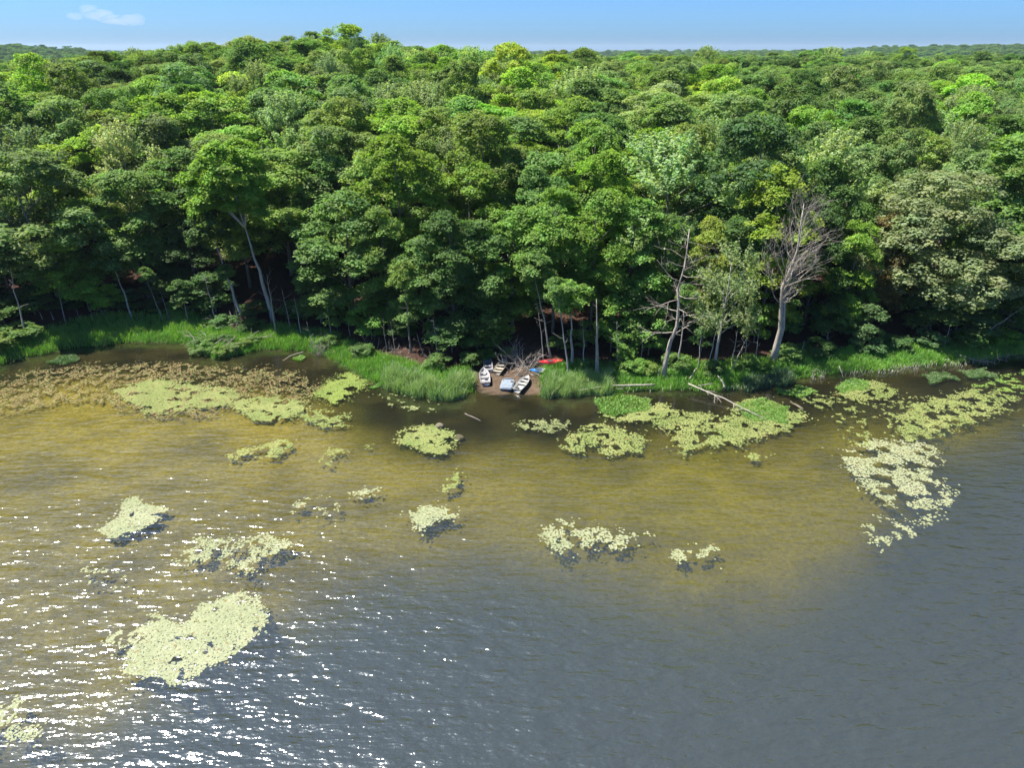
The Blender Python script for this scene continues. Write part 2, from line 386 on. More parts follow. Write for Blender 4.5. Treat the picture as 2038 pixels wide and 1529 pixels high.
def p_wall(h): return 0.72+0.30*math.sin(math.pi*(0.15+0.75*h)) if h < 0.8 else 0.75-(h-0.8)*1.6
def p_cone(h): return 1.02-0.92*h
VAR = {}
def variant(name, seed, kind, H, R, zb, nl, per, nleaf, size, prof, lean=(0, 0), tr=0.22, bark=None):
    V, Q, tint, L = crown_geo(seed, kind, R, zb, H, nl, per, nleaf, size, prof, lean)
    cm = new_mesh(name+'_crown', V, quads=Q, mat=M_LEAF, tint=tint)
    rng = np.random.default_rng(seed+999); tb = Tubes(); ht = H*0.86
    if tr > 0:
        pts = []; n = 8
        for i in range(n):
            f = i/(n-1); pts.append((rng.normal()*0.12*f+lean[0]*f*f*.7, rng.normal()*0.12*f+lean[1]*f*f*.7, -0.5+(ht+0.5)*f))
        rad = [tr*(1.25 if i == 0 else 1.0)*(1-0.86*(i/(n-1))) for i in range(n)]
        tb.add(pts, rad, 7)
        for (x, y, z, r) in L[:-1]:
            z0 = max(zb*0.5, z-math.hypot(x, y)*0.9-0.5); z0 = min(z0, ht*0.9); f = (z0+0.5)/(ht+0.5)
            b = Vector((lean[0]*f*f*.7, lean[1]*f*f*.7, z0)); e = Vector((x+lean[0]*.5*f, y, z)); m = b.lerp(e, 0.5)+Vector((0, 0, 0.25))
            r0 = tr*0.45*(1-0.7*f); tb.add([b, m, e], [r0, r0*0.7, r0*0.3], 5)
    tm = tb.mesh(name+'_trunk', bark or M_BARK) if tr > 0 else None
    VAR[name] = (tm, cm, H, R)
for i in range(4): variant('maple%d' % i, 100+i, 'maple', 20, 4.9, 4.4, 18, 28, 66, 0.155, p_round)
for i in range(3): variant('wall%d' % i, 120+i, 'maple', 20, 4.4, 1.6, 24, 23, 62, 0.155, p_wall)
for i in range(3): variant('oak%d' % i, 140+i, 'oak', 20, 5.6, 3.8, 20, 28, 68, 0.148, p_oak)
for i in range(3): variant('poplar%d' % i, 160+i, 'poplar', 20, 4.4, 3.6, 16, 25, 58, 0.135, p_round, lean=(-1.2, 0))
for i in range(2): variant('spruce%d' % i, 180+i, 'needle', 18, 3.3, 1.5, 26, 16, 36, 0.14, p_cone)
for i in range(3): variant('sapling%d' % i, 200+i, 'maple', 8, 2.2, 1.3, 10, 15, 40, 0.13, p_round, tr=0.09)
for i in range(2): variant('tuft%d' % i, 220+i, 'maple', 5, 2.4, 0.3, 8, 18, 42, 0.15, p_round, tr=0.0)
for i in range(2): variant('shrub%d' % i, 240+i, 'oak', 2.4, 1.5, 0.1, 7, 14, 34, 0.10, p_round, tr=0.05)
variant('palecloud', 260, 'oak', 20, 6.4, 2.5, 30, 30, 60, 0.142, p_oak)
variant('thinleaf', 262, 'poplar', 20, 4.6, 6.0, 16, 17, 30, 0.14, p_round, lean=(1.0, 0), bark=M_PALE)

C_ = dict(bright=(0.122, 0.198, 0.030), mid=(0.090, 0.148, 0.038), yellow=(0.158, 0.218, 0.030), grey=(0.108, 0.156, 0.052), dark=(0.046, 0.082, 0.022),
          silver=(0.170, 0.220, 0.100), pale=(0.145, 0.178, 0.080), olive=(0.112, 0.160, 0.036), deep=(0.066, 0.116, 0.033), fresh=(0.102, 0.178, 0.036), bluish=(0.075, 0.130, 0.050),
          gold=(0.165, 0.192, 0.034), rust=(0.12, 0.10, 0.04))
C_ = {k: tuple(1.9*q for q in v) for k, v in C_.items()}
TREES = []      # (x, y, radius) for spacing
def put_tree(x, y, z, h, R, var, colour, label, name='broadleaf_tree', cat='tree', group=None, rot=None, jit=0.08, lean=None):
    tm, cm, H, R0 = VAR[var]
    root = link(name, None); root.location = (x, y, z-0.05); root.empty_display_size = 0.5
    root.rotation_euler = (lean[1] if lean else 0, lean[0] if lean else 0, RNG.random()*6.283 if rot is None else rot)
    s = R/R0; root.scale = (s, s, h/H)
    if tm: link('trunk', tm, root)
    c = link('crown', cm, root); col = np.array(C_[colour] if isinstance(colour, str) else colour)*(1+jit*RNG.normal())*(1+jit*0.5*RNG.normal(size=3)*np.array([1, .3, 1]))
    c.color = (*np.clip(col, 0.01, 0.5), 1)
    tag(root, label, cat, group); TREES.append((x, y, R)); return root
def slant(x, y, z): return math.sqrt(x*x+y*y+(CAMH-z)**2)
def tree_top(px, py, h, wpx, var, colour, label, **k):
    x, y, z = march(px, py, h); R = 0.5*wpx*slant(x, y, z+h)/FPX
    return put_tree(x, y, z, h, R, var, colour, label, **k)
def tree_base(bx, by, ty, wpx, var, colour, label, **k):
    if not var.startswith(('sap', 'shr', 'thin')): by -= 32 if bx < 420 else 26
    elif var.startswith('sap'): by -= 14
    x, y, z = march(bx, by); h = height_for(x, y, z, ty); R = 0.5*wpx*slant(x, y, z+h*.6)/FPX
    return put_tree(x, y, z, h, R, var, colour, label, **k)

# shore trees that show whole, from the cove on the left to the right edge
tree_base(100, 628, 300, 220, 'oak0', 'grey', 'broad grey-green tree at the left edge behind the cove grass')
tree_base(215, 622, 400, 150, 'maple0', 'bright', 'bright layered tree with drooping sprays above the cove grass')
tree_base(300, 618, 330, 150, 'maple1', 'mid', 'mid green tree between the bright layered tree and the forked one')
tree_base(395, 622, 430, 110, 'wall0', 'dark', 'dark narrow tree behind the thin poles of the cove')
tree_base(345, 622, 470, 90, 'wall1', 'deep', 'short dark green tree low behind the cove grass')
tree_base(30, 640, 480, 110, 'wall2', 'dark', 'dark leafy tree low at the left edge of the cove')
tree_base(705, 668, 372, 185, 'wall0', 'mid', 'large rounded green tree left of the slim yellowish one')
tree_base(640, 668, 470, 100, 'wall1', 'deep', 'deep green tree forming the left end of the leafy wall')
tree_base(775, 685, 410, 100, 'wall2', 'olive', 'slim tree with yellowish top in the leafy wall')
tree_base(855, 700, 470, 120, 'wall0', 'mid', 'green tree with drooping sprays just left of the boat landing')
tree_base(905, 705, 420, 140, 'wall1', 'deep', 'tall deep green tree standing over the upper grey boat')
tree_base(965, 700, 440, 140, 'wall2', 'deep', 'drooping deep green tree directly above the beige rowboat')
tree_base(1020, 690, 405, 150, 'wall0', 'fresh', 'green drooping tree above the brush pile')
tree_base(1100, 690, 372, 150, 'maple2', 'fresh', 'tall fresh green tree above the red kayak')
tree_base(1175, 690, 368, 160, 'maple3', 'bright', 'tall bright green tree behind the broken pale trunk')
tree_base(1245, 690, 390, 150, 'wall1', 'fresh', 'fresh green tree right of the broken pale trunk')
tree_base(1310, 690, 425, 110, 'wall2', 'mid', 'mid green tree just left of the leaning bare snag')
tree_base(1385, 700, 435, 100, 'maple0', 'gold', 'yellowish topped tree behind the leaning bare snag')
tree_base(1420, 742, 480, 150, 'thinleaf', 'pale', 'thin pale grey-green tree between the two bare snags')
tree_base(1510, 690, 325, 145, 'wall0', 'yellow', 'bright yellow-green tree behind the pale thin one')
tree_base(1455, 680, 430, 120, 'wall1', 'deep', 'deep green tree low behind the pale thin one')
tree_base(1672, 690, 440, 90, 'wall2', 'bright', 'narrow bright green tree right of the big bare tree')
tree_base(1600, 672, 400, 120, 'wall0', 'dark', 'dark green tree directly behind the big bare tree')
tree_base(1828, 668, 342, 262, 'palecloud', 'pale', 'huge pale billowing tree on the right shore', rot=0.6)
tree_base(1985, 660, 240, 190, 'wall1', 'mid', 'tall green tree filling the right edge of the shore')
tree_base(1925, 655, 420, 120, 'wall2', 'deep', 'deep green tree right beside the huge pale tree')
tree_base(1735, 662, 420, 100, 'wall1', 'rust', 'brownish dying tree beside the huge pale tree')
tree_base(2080, 655, 330, 150, 'wall0', 'mid', 'green tree cut by the right edge of the photo')

# crowns that stand out in the canopy
KEY = [(105, 195, 21, 150, 'oak1', 'grey', 'rounded grey-green crown high on the left slope'),
 (225, 215, 20, 130, 'maple1', 'olive', 'olive green crown right of the rounded grey-green one'),
 (330, 290, 20, 150, 'maple2', 'mid', 'green layered crown in the middle of the left slope'),
 (560, 188, 22, 125, 'poplar0', 'silver', 'silvery wind-blown crown on the upper left slope'),
 (630, 250, 21, 190, 'oak2', 'grey', 'wide grey-green crown below the silvery wind-blown one'),
 (395, 172, 20, 60, 'maple3', 'gold', 'small yellowish crown on the upper left slope'),
 (770, 172, 21, 130, 'poplar1', 'silver', 'left one of two pale grey crowns near the hilltop'),
 (855, 164, 21, 130, 'poplar2', 'silver', 'right one of two pale grey crowns near the hilltop'),
 (940, 150, 21, 110, 'maple0', 'yellow', 'yellow-green crown just right of the two pale grey ones'),
 (880, 215, 21, 150, 'oak0', 'olive', 'rounded olive crown below the two pale grey ones'),
 (990, 250, 20, 120, 'maple1', 'bright', 'bright crown in the middle of the central slope'),
 (1150, 138, 22, 130, 'poplar0', 'silver', 'grey feathery crown on the central skyline slope'),
 (1320, 163, 21, 120, 'oak1', 'silver', 'pale grey rounded crown right of the grey feathery one'),
 (1388, 130, 21, 80, 'poplar1', 'silver', 'slim silver crown right of the pale grey rounded one'),
 (1185, 245, 21, 130, 'maple2', 'fresh', 'dark fresh green crown in the middle of the central slope'),
 (1445, 238, 21, 120, 'poplar2', 'silver', 'silvery crown above the yellow-green shore tree'),
 (1520, 110, 22, 150, 'oak2', 'deep', 'dark rounded crown on the right skyline'),
 (1760, 122, 21, 190, 'oak0', 'deep', 'wide dark green crown on the upper right slope'),
 (1622, 205, 21, 100, 'maple3', 'bright', 'pointed bright green crown on the right slope'),
 (1500, 225, 20, 130, 'maple0', 'bright', 'bright crown left of the pointed bright green one'),
 (1905, 245, 20, 90, 'poplar0', 'silver', 'silvery crown on the right slope above the huge pale tree'),
 (1830, 255, 20, 130, 'maple1', 'olive', 'olive crown directly above the huge pale tree'),
 (1990, 225, 20, 150, 'maple2', 'mid', 'mid green crown at the right edge of the slope'),
 (1870, 130, 21, 150, 'oak1', 'grey', 'grey-green crown high at the right'),
 (712, 75, 24, 50, 'poplar1', 'bluish', 'tallest bluish crown breaking the left skyline'),
 (640, 300, 18, 120, 'maple3', 'mid', 'green crown behind the large rounded shore tree'),
 (1080, 330, 18, 130, 'maple0', 'mid', 'green crown behind the tall fresh green shore tree')]
for a in KEY: tree_top(*a)

# ------------------------------------------------------------------ the forked tree and the slim trunks of the shore
def wander(rng, a, b, n, amp):
    a = Vector(a); b = Vector(b); d = (b-a).length; out = []
    o = Vector((0, 0, 0))
    for i in range(n):
        f = i/(n-1)
        if 0 < i < n-1: o = o*0.5 + Vector(rng.normal(size=3))*amp*d*math.sin(math.pi*f)
        out.append(a.lerp(b, f) + (o if 0 < i < n-1 else Vector((0, 0, 0))))
    return out
def twig_fan(rng, tb, start, d, length, r, depth, up=0.25, wind=Vector((0, 0, 0)), sides=4, kids=4):
    d = d.normalized(); n = 4 if depth > 0 else 3
    pts = [start]; cur = d.copy()
    for i in range(n):
        cur = (cur + Vector((0, 0, up*0.25)) + wind*0.25 + Vector(rng.normal(size=3))*0.16).normalized(); pts.append(pts[-1]+cur*length/n)
    tb.add(pts, [r*(1-0.8*i/n) for i in range(n+1)], sides)
    if depth > 0:
        for k in range(kids):
            f = 0.25+0.7*(k+rng.random()*0.6)/kids; i = min(n-1, int(f*n)); p = pts[i].lerp(pts[i+1], f*n-i)
            side = Vector(rng.normal(size=3)); side = (side - cur*side.dot(cur)).normalized()
            twig_fan(rng, tb, p, cur*0.75+side*0.7, length*(0.38+0.25*rng.random())*(1.1-0.4*f), r*0.5, depth-1, up, wind, 3, max(2, kids-1))
def bare_tree(label, base_px, top_px, r, nbr, blen, seed, f0=0.35, depth=1, up=0.3, wind=(0, 0, 0), mat=None, name='dead_tree', cat='tree', group=None, kids=4, fork=False, twist=0.008, dy=0.0, spread=1.0):
    rng = np.random.default_rng(seed); mat = mat or M_DEAD
    x, y, z = march(*base_px)
    r_ = ray(*top_px); k = (y+dy)/r_[1]; top = Vector((r_[0]*k, y+dy, CAMH+r_[2]*k)); base = Vector((x, y, z-0.3))
    root = link(name, None); root.location = (x, y, z); root.empty_display_size = 0.4
    off = Vector((x, y, z)); pts = [p-off for p in wander(rng, base, top, 9, twist)]
    tb = Tubes(); n = len(pts); H = (top-base).length
    rad = [r*(1.3 if i == 0 else 1)*(1-0.88*i/(n-1)) for i in range(n)]
    tb.add(pts, rad, 8)
    if fork:
        p2 = [p+Vector((0.3+0.4*i/n, 0.15, 0)) for i, p in enumerate(pts[:6])]; tb.add(p2, [q*0.8 for q in rad[:6]], 7)
    link('trunk', tb.mesh(name+'_trunk', mat), root)
    for b in range(nbr):
        f = f0+(1-f0)*(b+rng.random()*0.8)/nbr*0.97; i = min(n-2, int(f*(n-1))); p = pts[i].lerp(pts[i+1], f*(n-1)-i)
        th = b*2.4+rng.random(); d = Vector((math.cos(th)*spread, math.sin(th)*spread, up*0.8+0.5*rng.random()*up))
        t2 = Tubes(); twig_fan(rng, t2, p, d+Vector(wind)*0.6, blen*(0.6+0.6*rng.random())*(1.15-0.7*abs(f-0.55)), max(0.02, r*0.30*(1.1-f)), depth, up, Vector(wind), 4, kids)
        link('branch', t2.mesh(name+'_branch', mat), root)
    tag(root, label, cat, group); return root, pts, off
def slim_tree(label, base_px, top_px, r, crown_w, crown_h, var, colour, seed, nbr=3, mat=None, group=None, dx=0.0, **k):
    root, pts, off = bare_tree(label, base_px, top_px, r, nbr, 1.4, seed, f0=0.4, depth=0, up=0.15, mat=mat or M_PALE, name='slim_tree', **k)
    tm, cm, H, R0 = VAR[var]
    c = link('crown', cm, root); c.location = pts[-1]+Vector((dx, 0, -crown_h*0.35)); s = crown_w/2/R0; c.scale = (s, s, crown_h/H); c.rotation_euler = (0, 0, RNG.random()*6)
    c.color = (*C_[colour], 1)
    if group: root['group'] = group
    TREES.append((off.x, off.y, 1.2)); return root

slim_tree('slim pale trunk at the left end of the cove grass', (52, 670), (18, 520), 0.13, 4.0, 3.0, 'tuft0', 'dark', 301)
slim_tree('pale leaning trunk rising from the middle of the cove grass', (265, 637), (222, 520), 0.16, 4.5, 4.0, 'tuft1', 'deep', 302)
slim_tree('thin bare-twigged pole right of the pale leaning trunk in the cove', (325, 637), (290, 550), 0.07, 2.0, 2.0, 'tuft0', 'mid', 303, nbr=6)
slim_tree('thin dark pole close beside the bare-twigged one in the cove', (338, 637), (316, 572), 0.06, 1.6, 1.6, 'tuft1', 'dark', 304)
slim_tree('short pale pole with a forked foot near the cove', (374, 640), (362, 575), 0.08, 3.0, 2.2, 'tuft0', 'deep', 305)
slim_tree('tall straight grey trunk left of the forked tree', (484, 634), (420, 465), 0.20, 6.0, 5.0, 'tuft1', 'dark', 306, nbr=6)
slim_tree('thin trunk hugging the tall straight grey one', (476, 640), (450, 545), 0.08, 2.5, 2.0, 'tuft0', 'deep', 307)
root, pts, off = bare_tree('big forked tree with bright flat-topped crown and peeling trunk', (545, 640), (480, 425), 0.34, 0, 1, 308, mat=M_PALE, name='broadleaf_tree', twist=0.012)
tb = Tubes()
for i, (dx, dy, dz) in enumerate(((-2.2, 0, 2.6), (-0.6, 0.5, 3.2), (0.9, -0.3, 2.8), (-3.6, 0.4, 3.6))):
    a = pts[-2]; e = pts[-1]+Vector((dx, dy, dz)); tb.add([a, a.lerp(e, .5)+Vector((dx*.12, 0, -.2)), e], [0.14, 0.10, 0.05], 6)
link('limb', tb.mesh('fork_limb', M_PALE), root)
for (dx, dy, dz, s, v) in ((-3.6, 0.5, 2.4, 1.25, 'tuft0'), (-1.2, -0.5, 4.0, 1.35, 'tuft1'), (1.6, 0.3, 2.2, 1.1, 'tuft0'), (-2.6, -0.8, 0.2, 1.1, 'tuft1'), (0.6, 1.2, 5.2, 1.1, 'tuft0'), (-4.8, 0.2, 0.0, 1.0, 'tuft1'), (1.8, -0.3, -0.2, 0.8, 'tuft1')):
    c = link('crown', VAR[v][1], root); c.location = pts[-1]+Vector((dx, dy, dz-0.6)); c.scale = (s, s, s*0.85); c.rotation_euler = (0, 0, dx*7); c.color = (*C_['bright'], 1)
TREES.append((off.x, off.y, 4))
root = tree_base(178, 634, 512, 60, 'sapling0', 'bright', 'low bright tree reaching left over the cove grass', name='broadleaf_tree')
for (dx, dz, s) in ((-5.0, 4.8, 1.15), (-2.8, 4.2, 1.15), (-3.8, 2.6, 1.0), (-0.5, 2.6, 1.15), (1.8, 2.0, 1.0), (3.4, 1.0, 0.9)):
    c = link('crown', VAR['tuft0'][1], root); q = 1/root.scale[0]; qz = 1/root.scale[2]; root.rotation_euler = (0, 0, 0)
    c.location = (dx*q, -1.0*q, dz*qz); c.scale = (s*q, s*q, s*0.62*qz); c.rotation_euler = (0, 0, dx*3); c.color = (*np.array(C_['bright'])*1.15, 1)
bare_tree('pale dead sapling with side twigs in front of the forked tree', (549, 662), (531, 545), 0.12, 9, 1.8, 310, f0=0.3, depth=1, up=0.5, kids=3)
bare_tree('thin grey dead sapling right of the forked tree', (578, 655), (560, 572), 0.07, 8, 1.6, 311, f0=0.3, depth=1, up=0.2, kids=2, mat=M_DEADRED)
slim_tree('straight dark trunk under the slim yellowish tree', (818, 702), (803, 560), 0.16, 3.5, 4, 'tuft0', 'olive', 312, mat=M_BARK)
slim_tree('tall slim trunk rising behind the red kayak', (1098, 716), (1062, 545), 0.15, 4.5, 4, 'tuft1', 'mid', 313, nbr=9)
slim_tree('slim grey trunk with bent twigs rising from the reeds', (1134, 752), (1109, 585), 0.13, 3.2, 3.0, 'tuft0', 'mid', 314, nbr=6)
slim_tree('thick grey trunk behind the bent-twig one', (1139, 726), (1137, 600), 0.22, 5.0, 4.0, 'tuft1', 'fresh', 315, nbr=1)
bare_tree('straight broken pale trunk standing alone in the grass', (1190, 750), (1187, 595), 0.27, 2, 0.6, 316, f0=0.5, depth=0, mat=M_WEATHER, twist=0.008)
bare_tree('tall bare snag leaning right with curling dead branches', (1320, 754), (1372, 455), 0.30, 26, 3.6, 317, f0=0.30, depth=2, up=0.1, mat=M_DEAD, kids=3, twist=0.015)
slim_tree('thin pale trunk right beside the leaning snag', (1346, 738), (1366, 590), 0.12, 2.6, 2.2, 'tuft0', 'mid', 318, nbr=8)
for i, (b, t, w) in enumerate((((1455, 733), (1468, 655), 'left one of three thin poles under the pale thin tree'), ((1450, 745), (1488, 668), 'leaning one of three thin poles under the pale thin tree'), ((1481, 728), (1488, 660), 'right one of three thin poles under the pale thin tree'))):
    bare_tree(w, b, t, 0.08, 5, 1.0, 330+i, f0=0.5, depth=0, mat=M_PALE, group='poles under the pale tree')
bare_tree('big bare dead tree with double trunk and windswept fan of twigs', (1537, 722), (1600, 405), 0.34, 48, 4.4, 340, f0=0.36, depth=2, up=0.55, wind=(0.35, 0, 0.12), mat=M_DEADRED, kids=5, fork=True, twist=0.012)
bare_tree('dead reddish branches poking out beside the huge pale tree', (1712, 640), (1735, 455), 0.10, 18, 2.6, 341, f0=0.45, depth=2, up=0.6, mat=M_DEADRED, kids=3)
bare_tree('small white snag with two arms behind the right bank grass', (1650, 690), (1646, 655), 0.08, 3, 1.0, 342, f0=0.4, depth=0, mat=M_WEATHER)
bare_tree('short pointed grey snag right of the big bare tree', (1593, 716), (1601, 678), 0.12, 0, 0.5, 343, mat=M_WEATHER)
bare_tree('stripped trunk leaning far over at the right edge', (1925, 690), (2045, 605), 0.11, 10, 1.5, 344, f0=0.3, depth=1, up=-0.2, mat=M_DEAD)
bare_tree('short pale stub standing beside the leaning snag', (1309, 752), (1312, 733), 0.13, 0, 0.5, 345, mat=M_WEATHER)
bare_tree('bent bare twiggy tree high on the left slope', (330, 300), (330, 190), 0.15, 14, 2.4, 346, f0=0.5, depth=1, mat=M_DEAD)
for i, (b, t, w) in enumerate((((85, 635), (78, 620), 'short pale stump at the left end of the cove edge'), ((107, 637), (100, 620), 'second short pale stump at the left end of the cove edge'),
        ((158, 640), (152, 612), 'thin white pole under the low bright tree'), ((186, 637), (178, 612), 'thin pale pole right of the white one under the low bright tree'), ((213, 634), (190, 600), 'slanting grey stem under the low bright tree'),
        ((770, 700), (762, 635), 'left thin stem in the dark gap below the slim yellowish tree'), ((788, 705), (777, 640), 'middle thin stem in the dark gap below the slim yellowish tree'), ((845, 712), (828, 660), 'right thin stem in the dark gap below the slim yellowish tree'),
        ((697, 668), (690, 625), 'thin pale stem under the large rounded tree'), ((625, 690), (610, 640), 'thin stem rising from the grey bare shrub'), ((1216, 757), (1214, 728), 'short pale post right of the broken trunk'), ((1276, 722), (1280, 660), 'thin stem among the saplings left of the leaning snag'))):
    bare_tree(w, b, t, 0.055 if i not in (0, 1, 10) else 0.10, 3 if i > 1 else 0, 0.7, 360+i, f0=0.4, depth=0, mat=M_PALE if i % 2 else M_DEAD, name='dead_sapling', cat='sapling')

for i, (b, t, w) in enumerate((((1082, 722), (1068, 600), 'thin pale pole just left of the red kayak'), ((1163, 738), (1160, 630), 'thin pale pole left of the broken trunk'), ((1229, 728), (1228, 640), 'thin pale pole among the saplings right of the broken trunk'),
        ((1404, 742), (1432, 640), 'slanting pale pole at the foot of the thin pale tree'), ((1503, 728), (1512, 650), 'thin pale pole left of the big bare tree'), ((872, 715), (862, 630), 'thin pale pole at the left of the landing'), ((600, 668), (585, 590), 'thin pale pole above the cove point'), ((660, 672), (650, 600), 'thin pale pole at the left end of the leafy wall'),
        ((1390, 735), (1402, 600), 'straight pale pole between the leaning snag and the thin pale tree'), ((1880, 690), (1893, 640), 'short slanting pole under the huge pale tree'), ((130, 640), (112, 560), 'thin pole in the shade left of the low bright tree'), ((430, 640), (405, 545), 'thin pole left of the tall straight grey trunk'))):
    bare_tree(w, b, t, 0.085, 5, 1.0, 390+i, f0=0.45, depth=0, mat=M_PALE, name='bare_pole', cat='pole', group='thin pale poles along the shore')

# ------------------------------------------------------------------ saplings and shrubs of the forest edge
SAP = [(1215, 715, 590, 70, 'fresh', 'tall sapling right of the broken pale trunk'), (1250, 712, 560, 90, 'mid', 'leafy sapling in the middle of the gap left of the leaning snag'), (1290, 722, 600, 80, 'fresh', 'bright sapling at the foot of the leaning snag'),
 (1160, 712, 640, 50, 'mid', 'small sapling between the grey trunks and the broken one'), (1235, 735, 660, 60, 'fresh', 'short bright sapling in front of the gap saplings'), (1110, 712, 668, 45, 'mid', 'little sapling behind the red kayak'),
 (1715, 700, 605, 70, 'bluish', 'bluish leaning sapling left below the huge pale tree'), (1645, 690, 600, 70, 'deep', 'dark sapling right of the big bare tree'), (1555, 690, 590, 60, 'mid', 'green sapling hidden behind the big bare tree'),
 (1690, 680, 560, 60, 'mid', 'sapling under the narrow bright green tree'), (1900, 680, 600, 110, 'bluish', 'wide bluish sapling under the huge pale tree'), (1850, 672, 570, 120, 'grey', 'grey-green low crown under the huge pale tree'),
 (1955, 668, 560, 90, 'mid', 'sapling beside the huge pale tree at its right'), (2015, 672, 590, 90, 'mid', 'sapling at the right edge above the bank grass'), (1500, 695, 600, 60, 'fresh', 'sapling right of the three thin poles'),
 (950, 712, 640, 80, 'mid', 'sapling leaning over the grey boats'), (900, 715, 640, 90, 'deep', 'dark sapling at the left of the boat landing'), (985, 706, 640, 60, 'mid', 'small sapling above the beige rowboat'), (740, 690, 600, 80, 'fresh', 'fresh sapling under the large rounded tree'),
 (672, 672, 590, 70, 'mid', 'sapling left under the large rounded tree'), (800, 690, 620, 60, 'deep', 'dark sapling behind the straight dark trunk'), (590, 650, 600, 60, 'dark', 'dark sapling right of the forked tree'), (510, 642, 600, 60, 'dark', 'dark sapling left of the forked trunk'),
 (430, 636, 540, 80, 'deep', 'sapling left of the tall straight grey trunk'), (385, 634, 550, 90, 'dark', 'dark bushy sapling behind the short forked pole'), (300, 632, 570, 60, 'dark', 'dark sapling behind the bare-twigged pole'), (240, 630, 575, 60, 'deep', 'sapling behind the pale leaning trunk'),
 (140, 632, 585, 60, 'dark', 'dark sapling under the low bright tree'), (70, 640, 580, 70, 'deep', 'sapling right of the leftmost slim trunk'), (10, 660, 600, 60, 'mid', 'sapling at the left edge of the cove'), (1395, 715, 620, 60, 'deep', 'dark sapling between the leaning snag and the pale thin tree')]
for i, (bx, by, ty, w, c, lab) in enumerate(SAP):
    tree_base(bx, by, ty, w, 'sapling%d' % (i % 3), c, lab, name='sapling', cat='sapling', group='saplings of the forest edge')
SHR = [(1255, 742, 715, 60, 'fresh'), (1345, 735, 705, 60, 'mid'), (1480, 735, 708, 50, 'fresh'), (1570, 718, 690, 60, 'mid'), (1625, 705, 680, 70, 'deep'), (1720, 697, 670, 60, 'bluish'), (1780, 690, 668, 60, 'deep'), (1850, 688, 660, 60, 'bluish'),
       (1920, 690, 662, 60, 'mid'), (1990, 680, 655, 60, 'bright'), (935, 722, 700, 50, 'mid'), (965, 714, 696, 40, 'fresh'), (1010, 708, 690, 40, 'mid'), (870, 728, 705, 50, 'mid'), (720, 706, 685, 50, 'deep'), (655, 690, 668, 40, 'mid'), (40, 672, 645, 70, 'mid'), (5, 690, 660, 70, 'olive'), (450, 648, 628, 50, 'deep'), (500, 655, 635, 50, 'dark'), (1170, 738, 715, 40, 'mid'), (1290, 745, 722, 40, 'olive'), (1420, 748, 720, 40, 'mid'), (1520, 745, 725, 40, 'fresh')]
WHERE = ['among the grass right of the broken pale trunk', 'beside the foot of the leaning snag', 'beside the three thin poles', 'right of the big bare tree', 'behind the short pointed snag', 'below the bluish sapling', 'in the dark gap under the huge pale tree', 'under the huge pale tree', 'right of the huge pale tree', 'at the right edge of the bank', 'hanging over the upper grey boat', 'above the upper grey boat', 'above the beige rowboat', 'at the left corner of the landing', 'beneath the large rounded tree', 'beside the grey bare shrub', 'beside the leftmost slim trunk', 'at the far left edge of the cove', 'left of the tall grey trunk', 'left of the dead sapling', 'left of the broken pale trunk', 'just left of the leaning snag', 'at the foot of the pale thin tree', 'left of the double-trunk dead tree']
CN = dict(fresh='fresh green', mid='mid green', deep='deep green', bluish='bluish green', bright='bright green', dark='dark green', olive='olive green', grey='grey-green', silver='silvery', yellow='yellow-green', pale='pale', gold='yellowish')
for i, (bx, by, ty, w, c) in enumerate(SHR):
    tree_base(bx, by, ty, w, 'shrub%d' % (i % 2), c, 'low %s shrub %s' % (CN[c], WHERE[i]), name='shrub', cat='shrub', group='shrubs along the bank')

# ------------------------------------------------------------------ the rest of the forest
KEYN = len(TREES)
cand = []
rng = np.random.default_rng(11)
sp = 9.6
for gyv in np.arange(88, 460, sp*0.9):
    half = 0.80*gyv+16
    for gxv in np.arange(-half, half, sp):
        x = gxv+rng.normal()*1.7+(sp/2 if int(gyv/sp) % 2 else 0); y = gyv+rng.normal()*1.7
        cand.append((x, y))
cand = np.array(cand); tt = cand[:, 1]-ys(cand[:, 0]); cand = cand[tt > 12.5]; tt = tt[tt > 12.5]
taken = [(a, b, r) for (a, b, r) in TREES]
KT = np.array(taken)
ok = []
for (x, y), t in zip(cand, tt):
    d = np.hypot(KT[:, 0]-x, KT[:, 1]-y)
    if (d > 0.55*np.minimum(KT[:, 2], 5.0)+2.2).all(): ok.append((x, y, t))
ok.sort(key=lambda q: q[1])
NEAR = ok[:232]; FAR = ok[232:]
def pick(x, y, r):
    px = project(x, y, 25)[0]; n = float(vnoise(np.array([x*0.035]), np.array([y*0.035]), 71)[0]); q = 0.6*n+0.4*r.random()
    if px > 1480:
        if q < 0.34: return 'oak', 'deep'
        if q < 0.50: return 'maple', 'mid'
        if q < 0.66: return 'oak', 'grey'
        if q < 0.74: return 'poplar', 'silver'
        return 'maple', 'bright'
    if q < 0.20: return 'spruce' if r.random() < 0.35 else 'maple', 'dark'
    if q < 0.32: return 'oak', 'grey'
    if q < 0.46: return 'maple', 'mid'
    if q < 0.51: return 'poplar', 'silver'
    if q < 0.60: return 'oak', 'olive'
    return 'maple', ('yellow' if r.random() < 0.35 else 'bright')
def zone(px):
    for lim, w in ((250, 'above the left edge'), (560, 'above the cove'), (840, 'above the round shore tree'), (1060, 'above the boats'), (1260, 'above the broken pale trunk'), (1430, 'above the leaning snag'), (1680, 'above the big bare tree'), (1880, 'above the huge pale tree')):
        if px < lim: return w
    return 'above the right edge'
def rowname(t): return 'front rows' if t < 24 else ('lower slope' if t < 45 else ('middle slope' if t < 75 else 'upper slope'))
SHAPE = dict(maple='layered', oak='rounded', poplar='feathery', spruce='pointed')
nv = dict(maple=4, oak=3, poplar=3, spruce=2)
